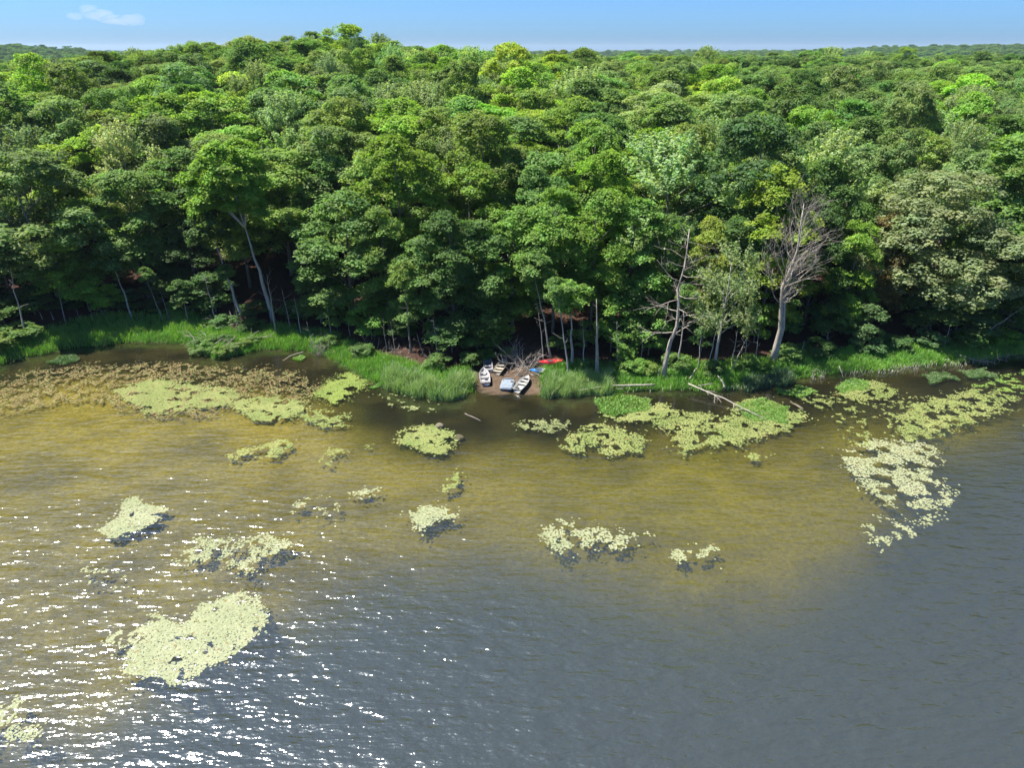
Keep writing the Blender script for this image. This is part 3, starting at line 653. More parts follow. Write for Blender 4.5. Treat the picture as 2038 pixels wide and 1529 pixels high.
for (x, y, t) in NEAR:
    k, c = pick(x, y, rng); z = gz(x, y); h = 18.8+rng.normal()*2.2+(0.8 if k != 'spruce' else -1); R = VAR[k+'0'][3]*(1.38+0.22*rng.normal()); R = min(max(R, 4.2), 9.4)
    px, _ = project(x, y, z+h); lab = '%s %s tree on the %s %s' % (CN[c], SHAPE[k], rowname(t), zone(px))
    put_tree(x, y, z, h, R, '%s%d' % (k, rng.integers(nv[k])), c, lab, name='broadleaf_tree' if k != 'spruce' else 'conifer', group=lab+' group', jit=0.13)['px'] = px

cells = {}
for o in list(COL.objects):
    if o.get('px') is not None: cells.setdefault(o['label'], []).append(o)
ORD = ['leftmost', 'second', 'third', 'fourth', 'fifth', 'sixth', 'seventh', 'eighth', 'ninth', 'tenth', 'eleventh', 'twelfth']
for lab, os_ in cells.items():
    os_.sort(key=lambda q: q['px'])
    for i, o in enumerate(os_):
        if len(os_) == 1: del o['group']
        else: o['group'] = lab.replace(' tree ', ' trees ', 1); o['label'] = lab + ', ' + ('rightmost' if i == len(os_)-1 else ('leftmost' if i == 0 else ORD[min(i, 11)]+' from left'))
        del o['px']
# far woods: one mass of crowns, scattered by geometry nodes
m, nt, out = mat_new('far_canopy')
at = N(nt, 'ShaderNodeAttribute', attribute_name='tint'); ai = N(nt, 'ShaderNodeAttribute', attribute_name='leafcol'); ai.attribute_type = 'INSTANCER'
c = mixcol(nt, at.outputs['Color'], ai.outputs['Color']); d = N(nt, 'ShaderNodeBsdfDiffuse'); t_ = N(nt, 'ShaderNodeBsdfTranslucent'); nt.links.new(c, d.inputs['Color']); nt.links.new(mixcol(nt, c, (1.15, 1.25, 0.55)), t_.inputs['Color'])
m1 = N(nt, 'ShaderNodeMixShader', Fac=0.5); nt.links.new(d.outputs[0], m1.inputs[1]); nt.links.new(t_.outputs[0], m1.inputs[2]); nt.links.new(m1.outputs[0], out.inputs[0])
CANOPY = bpy.data.collections.new('canopy_crowns'); VN = ['maple0', 'maple1', 'maple2', 'maple3', 'oak0', 'oak1', 'oak2', 'poplar0', 'poplar1', 'spruce0', 'spruce1']
for i, vn in enumerate(VN):
    o = bpy.data.objects.new('a%02d_crown' % i, VAR[vn][1]); CANOPY.objects.link(o); o.material_slots[0].link = 'OBJECT'; o.material_slots[0].material = m
ng = bpy.data.node_groups.new('scatter_crowns', 'GeometryNodeTree')
ng.interface.new_socket('Geometry', in_out='INPUT', socket_type='NodeSocketGeometry'); ng.interface.new_socket('Geometry', in_out='OUTPUT', socket_type='NodeSocketGeometry')
gi = ng.nodes.new('NodeGroupInput'); go_ = ng.nodes.new('NodeGroupOutput'); ip = ng.nodes.new('GeometryNodeInstanceOnPoints'); ci = ng.nodes.new('GeometryNodeCollectionInfo')
ci.inputs['Collection'].default_value = CANOPY; ci.inputs['Separate Children'].default_value = True; ci.inputs['Reset Children'].default_value = True
def named(n, t):
    q = ng.nodes.new('GeometryNodeInputNamedAttribute'); q.data_type = t; q.inputs['Name'].default_value = n; return next(o for o in q.outputs if o.enabled and o.name == 'Attribute')
ng.links.new(gi.outputs[0], ip.inputs['Points']); ng.links.new(ci.outputs[0], ip.inputs['Instance']); ip.inputs['Pick Instance'].default_value = True
ng.links.new(named('which', 'INT'), ip.inputs['Instance Index']); ng.links.new(named('spin', 'FLOAT_VECTOR'), ip.inputs['Rotation']); ng.links.new(named('size', 'FLOAT_VECTOR'), ip.inputs['Scale'])
ng.links.new(ip.outputs[0], go_.inputs[0])
def scatter(name, label, rows):
    me = bpy.data.meshes.new(name); n = len(rows); me.vertices.add(n)
    me.vertices.foreach_set('co', np.array([r[0] for r in rows], np.float32).ravel())
    me.attributes.new('which', 'INT', 'POINT').data.foreach_set('value', np.array([r[1] for r in rows], np.int32))
    me.attributes.new('spin', 'FLOAT_VECTOR', 'POINT').data.foreach_set('vector', np.array([(0, 0, r[2]) for r in rows], np.float32).ravel())
    me.attributes.new('size', 'FLOAT_VECTOR', 'POINT').data.foreach_set('vector', np.array([r[3] for r in rows], np.float32).ravel())
    me.attributes.new('leafcol', 'FLOAT_COLOR', 'POINT').data.foreach_set('color', np.array([(*r[4], 1) for r in rows], np.float32).ravel())
    o = link(name, me); md = o.modifiers.new('scatter', 'NODES'); md.node_group = ng; tag(o, label, 'woods', kind='stuff'); return o
def far_row(x, y, z, h, R, k, c, j=0.13):
    vn = '%s%d' % (k, rng.integers(min(nv[k], 2 if k == 'poplar' else 9))); tm, cm, H, R0 = VAR[vn]
    col = np.clip(np.array(C_[c])*(1+j*rng.normal())*(1+j*.5*rng.normal(size=3)*np.array([1, .3, 1])), .01, .6)
    return ((x, y, z), VN.index(vn), rng.random()*6.283, (R/R0, R/R0, h/H), col)
rows = []
fz = ground(np.array([q[0] for q in FAR]), np.array([q[1] for q in FAR]))
for (x, y, t), z in zip(FAR, fz):
    k, c = pick(x, y, rng); R = VAR[k+'0'][3]*(1.42+0.22*rng.normal()); rows.append(far_row(x, y, z, 19.5+rng.normal()*1.9, min(max(R, 4.4), 9.6), k, c))
scatter('far_forest', 'unbroken green forest canopy running to the skyline', rows)
spots = []
for _ in range(1500): y = 470+rng.random()**1.2*900; spots.append(((rng.random()*2-1)*0.82*y, y))
for _ in range(2600): spots.append((250+1500*rng.random(), 1650+rng.random()*480))
for _ in range(700): spots.append((-680-650*rng.random(), 1200+rng.random()*320))
for _ in range(900): y = 2700+rng.random()*500; spots.append(((rng.random()*2-1)*0.8*y, y))
fz = ground(np.array([q[0] for q in spots]), np.array([q[1] for q in spots])); rows = []
for (x, y), z in zip(spots, fz):
    s_ = 1+y/1600; rows.append(far_row(x, y, z, 19+rng.normal()*2, (6.5+rng.normal())*s_, 'oak' if rng.random() < .6 else 'maple', 'deep' if rng.random() < .6 else 'mid'))
scatter('distant_woods', 'hazy wooded ridges on the horizon at both sides', rows)

# ------------------------------------------------------------------ grass, reeds, sedge
def blades(name, label, cat, X, Y, h, wdt, colA, colB, seed, lean=0.35, zoff=0.0, zmin=None):
    rg = np.random.default_rng(seed); n = len(X); Z = ground(X, Y)
    if zmin is not None: Z = np.maximum(Z, zmin)
    Z = Z-0.04+zoff; hh = h*(0.6+0.7*rg.random(n))*(0.35+1.3*fbm(X*0.9, Y*0.9, seed+40, 3)); th = rg.random(n)*6.283; ph = rg.random(n)*6.283
    wv = np.stack([np.cos(th), np.sin(th), 0*th], 1)*(wdt*(0.7+0.6*rg.random(n)))[:, None]
    ln = np.stack([np.cos(ph), np.sin(ph), 0*th], 1)*(hh*lean*rg.random(n))[:, None]
    B = np.stack([X, Y, Z], 1); Mi = B+ln*0.35+np.array([0, 0, 1])*(hh*0.6)[:, None]; Tp = B+ln+np.array([0, 0, 1])*hh[:, None]
    V = np.stack([B-wv, B+wv, Mi+wv*0.75, Mi-wv*0.75, Mi+wv*0.75, Tp+wv*.12, Tp-wv*0.12, Mi-wv*0.75], 1).reshape(-1, 3)
    m = np.clip(fbm(X*0.35, Y*0.35, seed)*1.3-0.15+0.25*(rg.random(n)-0.5), 0, 1)[:, None]
    c = (np.array(colA)*(1-m)+np.array(colB)*m)*(0.75+0.5*rg.random((n, 1)))
    dry = rg.random(n) < 0.07; c[dry] = np.array([0.24, 0.20, 0.11])*(0.7+0.5*rg.random((dry.sum(), 1)))
    c = c*1.35
    o = link(name, new_mesh(name, V, quads=np.arange(n*8).reshape(-1, 4), mat=M_GRASS, tint=np.repeat(c, 2, 0)))
    return tag(o, label, cat, kind='stuff')
rg = np.random.default_rng(21)
def strip(n, x0, x1, tA, tB, clump=True):
    x = x0+(x1-x0)*rg.random(n); a = np.interp(x, [-80, -45, -27, -15, -5, 8, 25, 40, 60, 90], [8.5, 8, 5, 5.5, 5, 6, 5.5, 5, 4, 5]) if tB is None else tB
    t = tA+(a-tA)*rg.random(n); y = ys(x)+t
    if clump:
        k = (fbm(x*0.9, y*0.9, 77) + 0.55*(1-t/np.maximum(a, .1))) > 0.52+0.2*(rg.random(n)-.5); x = x[k]; y = y[k]
    return x, y
def reedstrip(n, x0, x1):
    x, y = strip(n, x0, x1, -1.1, 2.6, False); t = y-ys(x); u = (x-x0)/(x1-x0)
    m = fbm(x*0.8, y*0.8, 91)+0.35*np.minimum(1, 6*np.minimum(u, 1-u))-0.35*np.abs(t-0.4)/1.6+0.25*(rg.random(len(x))-.5)
    return x[m > 0.42], y[m > 0.42]
x, y = strip(60000, -82, LAND_X0+0.6, -0.25, None); k = x < LAND_X0-0.4+2.2*(fbm(y*0.7, y*0+.5, 15)-.5)+0.4*rg.normal(size=len(x)); x = x[k]; y = y[k]; blades('bank_grass', 'lush green grass along the cove bank left of the boats', 'grass', x, y, 0.62, 0.035, (0.090, 0.230, 0.030), (0.190, 0.340, 0.045), 61, 0.6)
x, y = strip(62000, LAND_X1-0.6, 88, -0.25, None); k = x > LAND_X1+0.4+2.2*(fbm(y*0.7, y*0+.5, 16)-.5)+0.4*rg.normal(size=len(x)); x = x[k]; y = y[k]; blades('bank_grass', 'lush green grass along the bank right of the boats', 'grass', x, y, 0.62, 0.035, (0.090, 0.235, 0.030), (0.185, 0.345, 0.045), 62, 0.6)
x, y = reedstrip(9000, -15.5, LAND_X0-0.1); blades('reeds', 'tall bluish green reeds left of the boat landing', 'reeds', x, y, 1.35, 0.032, (0.165, 0.28, 0.105), (0.25, 0.34, 0.13), 63, 0.55, zmin=-0.25)
x, y = reedstrip(8000, LAND_X1+0.1, 11.5); blades('reeds', 'tall bluish green reeds right of the white rowboat', 'reeds', x, y, 1.25, 0.032, (0.165, 0.28, 0.105), (0.25, 0.34, 0.13), 64, 0.55, zmin=-0.25)
x, y = strip(3000, 27, 33.5, -0.8, 1.0, False); blades('reeds', 'dark bluish reeds at the water below the big bare tree', 'reeds', x, y, 1.0, 0.035, (0.06, 0.12, 0.06), (0.09, 0.15, 0.07), 65, 0.6, zmin=-0.25)
def reed_stubs(name, label, n, x0, x1, t0, t1, seed):
    r2 = np.random.default_rng(seed); X = x0+(x1-x0)*r2.random(n); Y = ys(X)+t0+(t1-t0)*r2.random(n); tb = Tubes()
    for a, b in zip(X, Y):
        h = 0.25+0.45*r2.random(); tb.add([(a, b, -0.2), (a+r2.normal()*.1, b+r2.normal()*.1, h)], [0.03, 0.022], 4)
    o = link(name, tb.mesh(name, M_WEATHER)); tag(o, label, 'reed stubs', kind='stuff')
reed_stubs('reed_stubs', 'pale dead reed stubs standing in the water along the right bank', 190, 36, 64, -1.3, 0.2, 5)
reed_stubs('reed_stubs', 'pale dead reed stubs at the water edge below the broken trunk', 60, 5, 30, -0.7, 0.1, 6)
for (pxs, lab, s) in (([(1185, 792), (1240, 783), (1300, 797), (1288, 816), (1230, 830), (1192, 818)], 'green sedge mat in the water below the fallen log', 1), ([(1470, 805), (1520, 792), (1565, 812), (1560, 840), (1500, 842), (1475, 825)], 'green sedge mat at the tip of the sunken dead branch', 2),
                      ([(1545, 778), (1600, 770), (1625, 783), (1600, 792), (1560, 788)], 'narrow green mat below the big bare tree', 3), ([(1660, 770), (1700, 753), (1735, 757), (1715, 775), (1680, 780)], 'green mat off the right bank', 4), ([(736, 770), (772, 760), (768, 771), (745, 776)], 'small green mat touching the bank left of the boats', 5),
                      ([(95, 722), (130, 706), (167, 711), (150, 720), (115, 727)], 'faint green mat in the shade of the cove', 6), ([(582, 716), (596, 708), (608, 712), (600, 720)], 'tiny green mat beside the curved driftwood', 7), ([(1830, 745), (1880, 738), (1900, 752), (1850, 762)], 'dark green mat under the right bank', 8), ([(1905, 738), (1960, 735), (1985, 748), (1930, 750)], 'dark green mat by the leaning trunk at the right', 9)):
    P = np.array([plane_at(*p) for p in pxs]); 
    def inside(X, Y, P=P):
        c = np.zeros(len(X), bool); j = len(P)-1
        for i in range(len(P)):
            xi, yi = P[i]; xj, yj = P[j]; c ^= ((yi > Y) != (yj > Y)) & (X < (xj-xi)*(Y-yi)/(yj-yi+1e-9)+xi); j = i
        return c
    n = 9000; X = P[:, 0].min()-.5+(np.ptp(P[:, 0])+1)*rg.random(n); Y = P[:, 1].min()-.5+(np.ptp(P[:, 1])+1)*rg.random(n)
    k = inside(X+0.9*(vnoise(X*1.1, Y*1.1, 3)-.5), Y+1.4*(vnoise(X*1.1, Y*1.1, 4)-.5)); X = X[k]; Y = Y[k]; m = min(len(X), 4200); X = X[:m]; Y = Y[:m]
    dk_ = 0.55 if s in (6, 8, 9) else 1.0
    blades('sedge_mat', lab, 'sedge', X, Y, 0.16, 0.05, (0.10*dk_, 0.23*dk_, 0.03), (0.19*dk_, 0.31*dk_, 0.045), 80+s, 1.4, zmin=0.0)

# ------------------------------------------------------------------ lily pads
def pads(label, pxs, dens, size, colA, colB, seed, edge=0.9, thin=0.93, gap=0.45, thr=0.0, nf=0.55):
    r2 = np.random.default_rng(seed); P = np.array([plane_at(*p) for p in pxs])
    x0, x1 = P[:, 0].min()-1, P[:, 0].max()+1; y0, y1 = P[:, 1].min()-1, P[:, 1].max()+1
    st = size*(1.15 if dens > 0.8 else 1.45); XX, YY = np.meshgrid(np.arange(x0, x1, st), np.arange(y0, y1, st)); X = XX.ravel(); Y = YY.ravel()
    X = X+(r2.random(len(X))-.5)*st*0.9; Y = Y+(r2.random(len(Y))-.5)*st*0.9
    hv_ = r2.exponential(size=len(X))*0.55*edge; ha = r2.random(len(X))*6.283
    Xw = X+edge*2.0*(fbm(X*0.7, Y*0.7, seed)-.5)+hv_*np.cos(ha); Yw = Y+edge*2.6*(fbm(X*0.7, Y*0.7, seed+5)-.5)+hv_*np.sin(ha)
    c = np.zeros(len(X), bool); j = len(P)-1
    for i in range(len(P)):
        xi, yi = P[i]; xj, yj = P[j]; c ^= ((yi > Yw) != (yj > Yw)) & (Xw < (xj-xi)*(Yw-yi)/(yj-yi+1e-9)+xi); j = i
    g = fbm(X*nf, Y*nf, seed+9, 3)
    lim = np.quantile(g, 1-min(dens*1.0, 0.90))
    c &= (g+0.10*(r2.random(len(X))-.5) > lim) & (Y-ys(X) < -0.3) & (r2.random(len(X)) < thin)
    X = X[c]; Y = Y[c]; n = len(X)
    if n == 0: return
    k = 7; a0 = r2.random(n)*6.283; ang = a0[:, None]+np.linspace(0.25, 6.03, k)[None]
    rr = size*(0.45+0.95*r2.random((n, 1)))*(0.92+0.16*r2.random((n, k)))
    tl = r2.normal(size=(n, 2))*0.035; zc = 0.010+0.008*r2.random(n)
    dx = np.cos(ang)*rr; dy = np.sin(ang)*rr
    rim = np.stack([X[:, None]+dx, Y[:, None]+dy, np.maximum(0.006, zc[:, None]+dx*tl[:, :1]+dy*tl[:, 1:])], -1)
    cen = np.stack([X, Y, zc], -1)[:, None]
    V = np.concatenate([cen, rim], 1).reshape(-1, 3)
    Q = (np.arange(n)*(k+1))[:, None]+np.arange(k+1)[None]
    m = np.clip(fbm(X*0.5, Y*0.5, seed+3)*1.6-0.3+0.5*(r2.random(n)-.5), 0, 1)[:, None]
    col = (np.array(colA)*(1-m)+np.array(colB)*m)*(0.87+0.26*r2.random((n, 1)))
    if colA is TAN[0]: gk = r2.random(n) < 0.22; col[gk] = np.array([0.17, 0.20, 0.07])*(0.7+0.5*r2.random((gk.sum(), 1)))
    br = r2.random(n) < 0.015; col[br] = np.array([0.20, 0.13, 0.05])
    o = link('lily_pads', new_mesh('lily_pads', V, quads=Q, mat=M_PAD, tint=col)); tag(o, label, 'lily pads', kind='stuff')
YG = ((0.16, 0.205, 0.06), (0.24, 0.26, 0.09)); TAN = ((0.15, 0.11, 0.05), (0.23, 0.18, 0.08)); PALE = ((0.24, 0.265, 0.14), (0.30, 0.31, 0.18)); GRN = ((0.10, 0.19, 0.04), (0.20, 0.28, 0.06)); DULL = ((0.16, 0.19, 0.08), (0.26, 0.28, 0.12))
PADS = [
 ('wide field of tan withered lily pads in the cove', [(-60, 790), (0, 762), (60, 738), (200, 727), (330, 722), (480, 731), (600, 742), (645, 770), (600, 800), (480, 803), (420, 832), (300, 832), (200, 803), (100, 803), (0, 828), (-60, 830)], 0.66, 0.13, *TAN, 1.2, 0.9),
 ('large yellow-green lily pad bed inside the tan field', [(228, 775), (300, 757), (400, 764), (470, 780), (492, 796), (440, 808), (380, 816), (310, 823), (250, 803)], 0.85, 0.14, *YG, 0.9, 0.6),
 ('lily pad bed just right of the large yellow-green one', [(455, 806), (520, 790), (600, 797), (606, 815), (560, 836), (510, 839), (480, 820)], 0.86, 0.14, *YG, 0.8, 0.6),
 ('lily pad cluster at the right end of the cove beds', [(590, 828), (640, 815), (698, 828), (690, 848), (640, 851)], 0.75, 0.14, *YG, 0.8, 0.7),
 ('dense fine floating mat near the bank left of the boats', [(626, 782), (690, 742), (737, 764), (715, 776), (660, 801)], 0.97, 0.10, (0.15, 0.21, 0.05), (0.21, 0.26, 0.06), 1.3, 0.5),
 ('slanting lily pad strip off the cove beds', [(450, 905), (480, 893), (540, 882), (582, 866), (578, 886), (555, 913), (500, 905), (470, 919)], 0.66, 0.13, *YG, 0.6, 0.8),
 ('tiny lily pad group left of the round island', [(636, 917), (655, 892), (694, 899), (668, 912), (655, 927)], 0.62, 0.13, *YG, 0.5, 0.9),
 ('round lily pad island beside the rock', [(787, 880), (805, 855), (850, 847), (902, 864), (904, 886), (875, 906), (830, 892)], 0.84, 0.14, *YG, 0.6, 0.7),
 ('dull shaded lily pads straight out from the boats', [(1025, 846), (1060, 834), (1132, 835), (1115, 856), (1080, 863)], 0.62, 0.13, *DULL, 0.6, 0.8),
 ('ragged lily pad island out from the fallen log', [(1113, 882), (1150, 862), (1180, 841), (1230, 849), (1281, 870), (1276, 896), (1222, 911), (1190, 890), (1140, 906)], 0.76, 0.14, *YG, 0.7, 0.7),
 ('yellow fringe of pads beside the sedge mat', [(1190, 822), (1230, 832), (1290, 815), (1312, 801), (1347, 818), (1330, 831), (1270, 837), (1215, 838)], 0.85, 0.12, *YG, 0.5, 0.7),
 ('biggest lily pad island round the tip of the sunken branch', [(1298, 839), (1370, 821), (1440, 830), (1478, 800), (1530, 790), (1560, 810), (1617, 828), (1580, 851), (1540, 863), (1480, 876), (1460, 891), (1400, 886), (1360, 907), (1338, 880), (1345, 868)], 0.76, 0.14, *YG, 0.8, 0.6),
 ('small yellowish pads below the big bare tree', [(1580, 782), (1625, 783), (1660, 800), (1640, 815), (1600, 798)], 0.5, 0.13, *YG, 0.6, 0.9),
 ('yellow-green pads off the right bank', [(1690, 775), (1735, 757), (1788, 775), (1772, 792), (1710, 797), (1650, 790)], 0.80, 0.12, *YG, 0.7, 0.7),
 ('long lily pad drift at the right towards the edge', [(1775, 852), (1800, 812), (1870, 788), (1940, 776), (2012, 785), (2027, 806), (1980, 822), (1930, 842), (1880, 862), (1808, 874)], 0.60, 0.14, *YG, 0.9, 0.6),
 ('large tapering lily pad drift at the right in open water', [(1668, 912), (1720, 880), (1790, 878), (1865, 888), (1872, 930), (1884, 992), (1842, 1037), (1800, 1032), (1770, 1002), (1730, 982), (1700, 950)], 0.66, 0.14, *PALE, 1.0, 0.5),
 ('loose pads at the lower end of the right drift', [(1718, 1047), (1760, 1030), (1812, 1050), (1806, 1076), (1750, 1087)], 0.42, 0.14, *PALE, 0.7, 0.9),
 ('scattered pads at the right edge under the bank', [(1925, 768), (2060, 735), (2060, 790), (1985, 776)], 0.40, 0.14, *GRN, 0.8, 0.8),
 ('thin scatter of single pads between the right drifts', [(1640, 800), (1800, 790), (1960, 800), (1880, 870), (1860, 900), (1700, 890), (1660, 850)], 0.12, 0.13, *YG, 0.8, 0.9),
 ('pale lily pad patch in open water below the round island', [(806, 1020), (850, 1004), (907, 1020), (906, 1031), (862, 1036), (838, 1057)], 0.92, 0.14, *PALE, 0.5, 0.6),
 ('loose string of pads above the pale central patch', [(873, 987), (888, 950), (919, 934), (916, 956), (908, 972), (886, 988)], 0.48, 0.14, *YG, 0.5, 0.9),
 ('pale ragged lily pads in open water right of centre', [(1078, 1062), (1120, 1034), (1170, 1050), (1242, 1055), (1252, 1086), (1222, 1102), (1170, 1080), (1125, 1104), (1094, 1086)], 0.66, 0.14, *PALE, 0.8, 0.7),
 ('few pale pads right of the ragged open-water patch', [(1328, 1102), (1380, 1087), (1425, 1080), (1418, 1110), (1380, 1117), (1338, 1114)], 0.40, 0.14, *PALE, 0.6, 0.9),
 ('few pads trailing off the ragged open-water patch', [(1240, 1058), (1290, 1060), (1300, 1070), (1250, 1072)], 0.3, 0.13, *PALE, 0.5, 1.0),
 ('pale three-pointed lily pad patch at the left', [(188, 1056), (235, 1030), (250, 994), (270, 989), (287, 1004), (332, 1014), (312, 1036), (270, 1057), (226, 1077)], 0.92, 0.13, *PALE, 0.35, 0.6),
 ('pale open lily pad patch at the lower left of centre', [(353, 1112), (400, 1068), (470, 1080), (520, 1064), (603, 1084), (562, 1106), (490, 1140), (440, 1126), (380, 1116)], 0.58, 0.13, *PALE, 0.8, 0.7),
 ('biggest pale lily pad mat at the lower left', [(213, 1277), (245, 1253), (290, 1243), (310, 1219), (340, 1235), (375, 1236), (400, 1204), (470, 1181), (532, 1205), (526, 1252), (480, 1292), (430, 1321), (370, 1346), (345, 1367), (320, 1345), (238, 1347), (250, 1320), (254, 1296)], 0.95, 0.12, *PALE, 0.42, 0.6),
 ('lily pads cut by the left edge at the bottom', [(-40, 1440), (35, 1388), (32, 1420), (0, 1452), (-30, 1470)], 0.82, 0.12, *PALE, 0.5, 0.7),
 ('small lily pad patch next to the left edge at the bottom', [(33, 1436), (82, 1445), (72, 1472), (35, 1482), (5, 1470)], 0.78, 0.12, *PALE, 0.5, 0.7),
 ('faint scatter of pads in the middle of the ripples', [(570, 1015), (620, 990), (690, 985), (670, 1020), (610, 1035)], 0.22, 0.14, *PALE, 0.7, 0.9),
 ('small pads left of the pale central patch', [(690, 985), (745, 968), (758, 980), (720, 992)], 0.5, 0.13, *PALE, 0.4, 0.9),
 ('two small pad tufts below the biggest island', [(1488, 912), (1500, 898), (1535, 902), (1530, 912), (1500, 920)], 0.4, 0.12, *YG, 0.4, 1.0),
 ('scattered pads in the dark water left of the reeds', [(735, 775), (790, 782), (850, 800), (870, 825), (800, 815), (740, 800)], 0.16, 0.13, *DULL, 0.6, 0.9),
 ('faint pads left of the biggest pale mat', [(170, 1130), (270, 1140), (275, 1165), (215, 1170), (150, 1135)], 0.10, 0.13, *PALE, 0.6, 0.9),
 ('tiny pad tuft left of the round island', [(728, 888), (742, 883), (752, 890), (738, 895)], 0.8, 0.12, *YG, 0.3, 0.9),
]
for i, (lab, pxs, de, sz, a, b, ed, nf) in enumerate(PADS): pads(lab, pxs, de, sz*0.64, a, b, 500+i*7, edge=ed*0.8, nf=nf*1.9 if i else 1.5, thin=0.93 if i else 0.5)

# ------------------------------------------------------------------ boats
M_ALU = paint_material('aged_aluminium', (0.34, 0.33, 0.345), (0.18, 0.165, 0.15), 0.55, 0.15)
M_GREY = paint_material('dull_grey_paint', (0.20, 0.20, 0.22), (0.11, 0.10, 0.09), 0.6)
M_BEIGE = paint_material('beige_paint', (0.34, 0.30, 0.24), (0.14, 0.12, 0.09), 0.6, 0, 0.85, 4)
M_WHITE = paint_material('white_paint', (0.40, 0.40, 0.375), (0.16, 0.14, 0.12), 0.45, 0, 0.6, 4)
M_DARKIN = paint_material('dark_gap', (0.03, 0.03, 0.035), (0.05, 0.045, 0.04), 0.7)
M_FLOAT = paint_material('pale_blue_plastic', (0.23, 0.27, 0.32), (0.15, 0.165, 0.18), 0.5, 0, 0.5, 3)
M_FLOATD = paint_material('dark_hull', (0.06, 0.065, 0.075), (0.10, 0.09, 0.08), 0.6)
M_RED = paint_material('red_plastic', (0.62, 0.02, 0.03), (0.40, 0.03, 0.03), 0.4)
M_BLUE = paint_material('blue_plastic', (0.02, 0.22, 0.55), (0.03, 0.16, 0.36), 0.4)
M_SEAT = paint_material('wood_seat', (0.40, 0.35, 0.27), (0.2, 0.15, 0.11), 0.7)
M_LINE = paint_material('pale_cord', (0.7, 0.6, 0.58), (0.5, 0.4, 0.4), 0.6)
def hull_parts(Lg, B, D, square=False, flare=0.86, nS=15):
    def beam(s):
        if square: return B/2*(0.93+0.07*math.sin(math.pi*min(1, s*1.1))) if s < 0.9 else B/2*(0.98-0.9*(s-0.9))
        return B/2*(0.84+0.16*math.sin(math.pi*min(1, s*1.05))) if s < 0.45 else B/2*max(0.02, (1-((s-0.45)/0.55)**2.2))
    def sheer(s): return D*(1+0.22*max(0, s-0.35)**1.5*(0.4 if square else 1.3))
    def keel(s): return (0.0 if s < 0.72 else D*(0.5 if square else 0.9)*((s-0.72)/0.28)**1.8)
    V = []; F = []; m = 9
    def ring(s, inset):
        b = max(0.015, beam(s)-inset); zt = sheer(s); zk = min(keel(s)+inset*0.9, zt-0.02); yy = -Lg/2+Lg*s
        pr = []
        for k in range(m):
            u = -1+2*k/(m-1); au = abs(u)
            xx = (au**0.62)*(1 if u > 0 else -1)*b*(flare+(1-flare)*au); zz = zk+(zt-zk)*(au**3.2)
            pr.append((xx, yy, zz))
        return pr
    S = [i/(nS-1) for i in range(nS)]
    S2 = [0.02+0.955*i/(nS-1) for i in range(nS)]
    for s in S: V += ring(s, 0)
    o2 = len(V)
    for s in S2: V += ring(s, 0.045)
    for base, flip in ((0, False), (o2, True)):
        for i in range(nS-1):
            for k in range(m-1):
                q = (base+i*m+k, base+i*m+k+1, base+(i+1)*m+k+1, base+(i+1)*m+k); F.append(q[::-1] if flip else q)
    for i in range(nS-1):
        for k in (0, m-1): q = (i*m+k, (i+1)*m+k, o2+(i+1)*m+k, o2+i*m+k); F.append(q if k == 0 else q[::-1])
    F.append(tuple(range(m))); F.append(tuple(o2+k for k in range(m))[::-1])
    F.append((0, o2, o2+m-1, m-1)); a = (nS-1)*m
    F.append(tuple(a+k for k in range(m))[::-1]); F.append(tuple(o2+a+k for k in range(m)))
    F.append((a, a+m-1, o2+a+m-1, o2+a))
    tb = Tubes(); rim = [(-beam(s), -Lg/2+Lg*s, sheer(s)+.01) for s in S]; rim2 = [(beam(s), -Lg/2+Lg*s, sheer(s)+.01) for s in S[::-1]]
    tb.add(rim+rim2+[rim[0]], [0.035]*(2*nS+1), 6)
    return V, F, tb, beam, sheer
def box(name, c, s, mat, parent, bev=0.012, rot=(0, 0, 0)):
    import bmesh
    bm = bmesh.new(); bmesh.ops.create_cube(bm, size=1); bmesh.ops.scale(bm, vec=s, verts=bm.verts)
    bmesh.ops.bevel(bm, geom=bm.edges[:], offset=min(bev, min(s)*0.3), segments=2, affect='EDGES')
    me = bpy.data.meshes.new(name); bm.to_mesh(me); bm.free(); me.materials.append(mat)
    o = link(name, me, parent); o.location = c; o.rotation_euler = rot; return o
def seat_on(root, bow_px, stern_px, Lg, lift=0.02, water=-0.08):
    bx, by, bz = march(*bow_px); sx, sy, sz = march(*stern_px)
    d = Vector((bx-sx, by-sy, 0)).normalized(); c = Vector(((bx+sx)/2, (by+sy)/2, 0))
    e1 = c+d*Lg*.4; e2 = c-d*Lg*.4; z1 = max(gz(e1.x, e1.y), water); z2 = max(gz(e2.x, e2.y), water)
    pitch = math.atan2(z1-z2, Lg*.8); root.location = (c.x, c.y, (z1+z2)/2+lift)
    root.rotation_euler = Matrix.Identity(3).to_euler()
    yv = Vector((d.x*math.cos(pitch), d.y*math.cos(pitch), math.sin(pitch))); xv = yv.cross(Vector((0, 0, 1))).normalized(); zv = xv.cross(yv)
    root.rotation_euler = Matrix((xv, yv, zv)).transposed().to_euler()
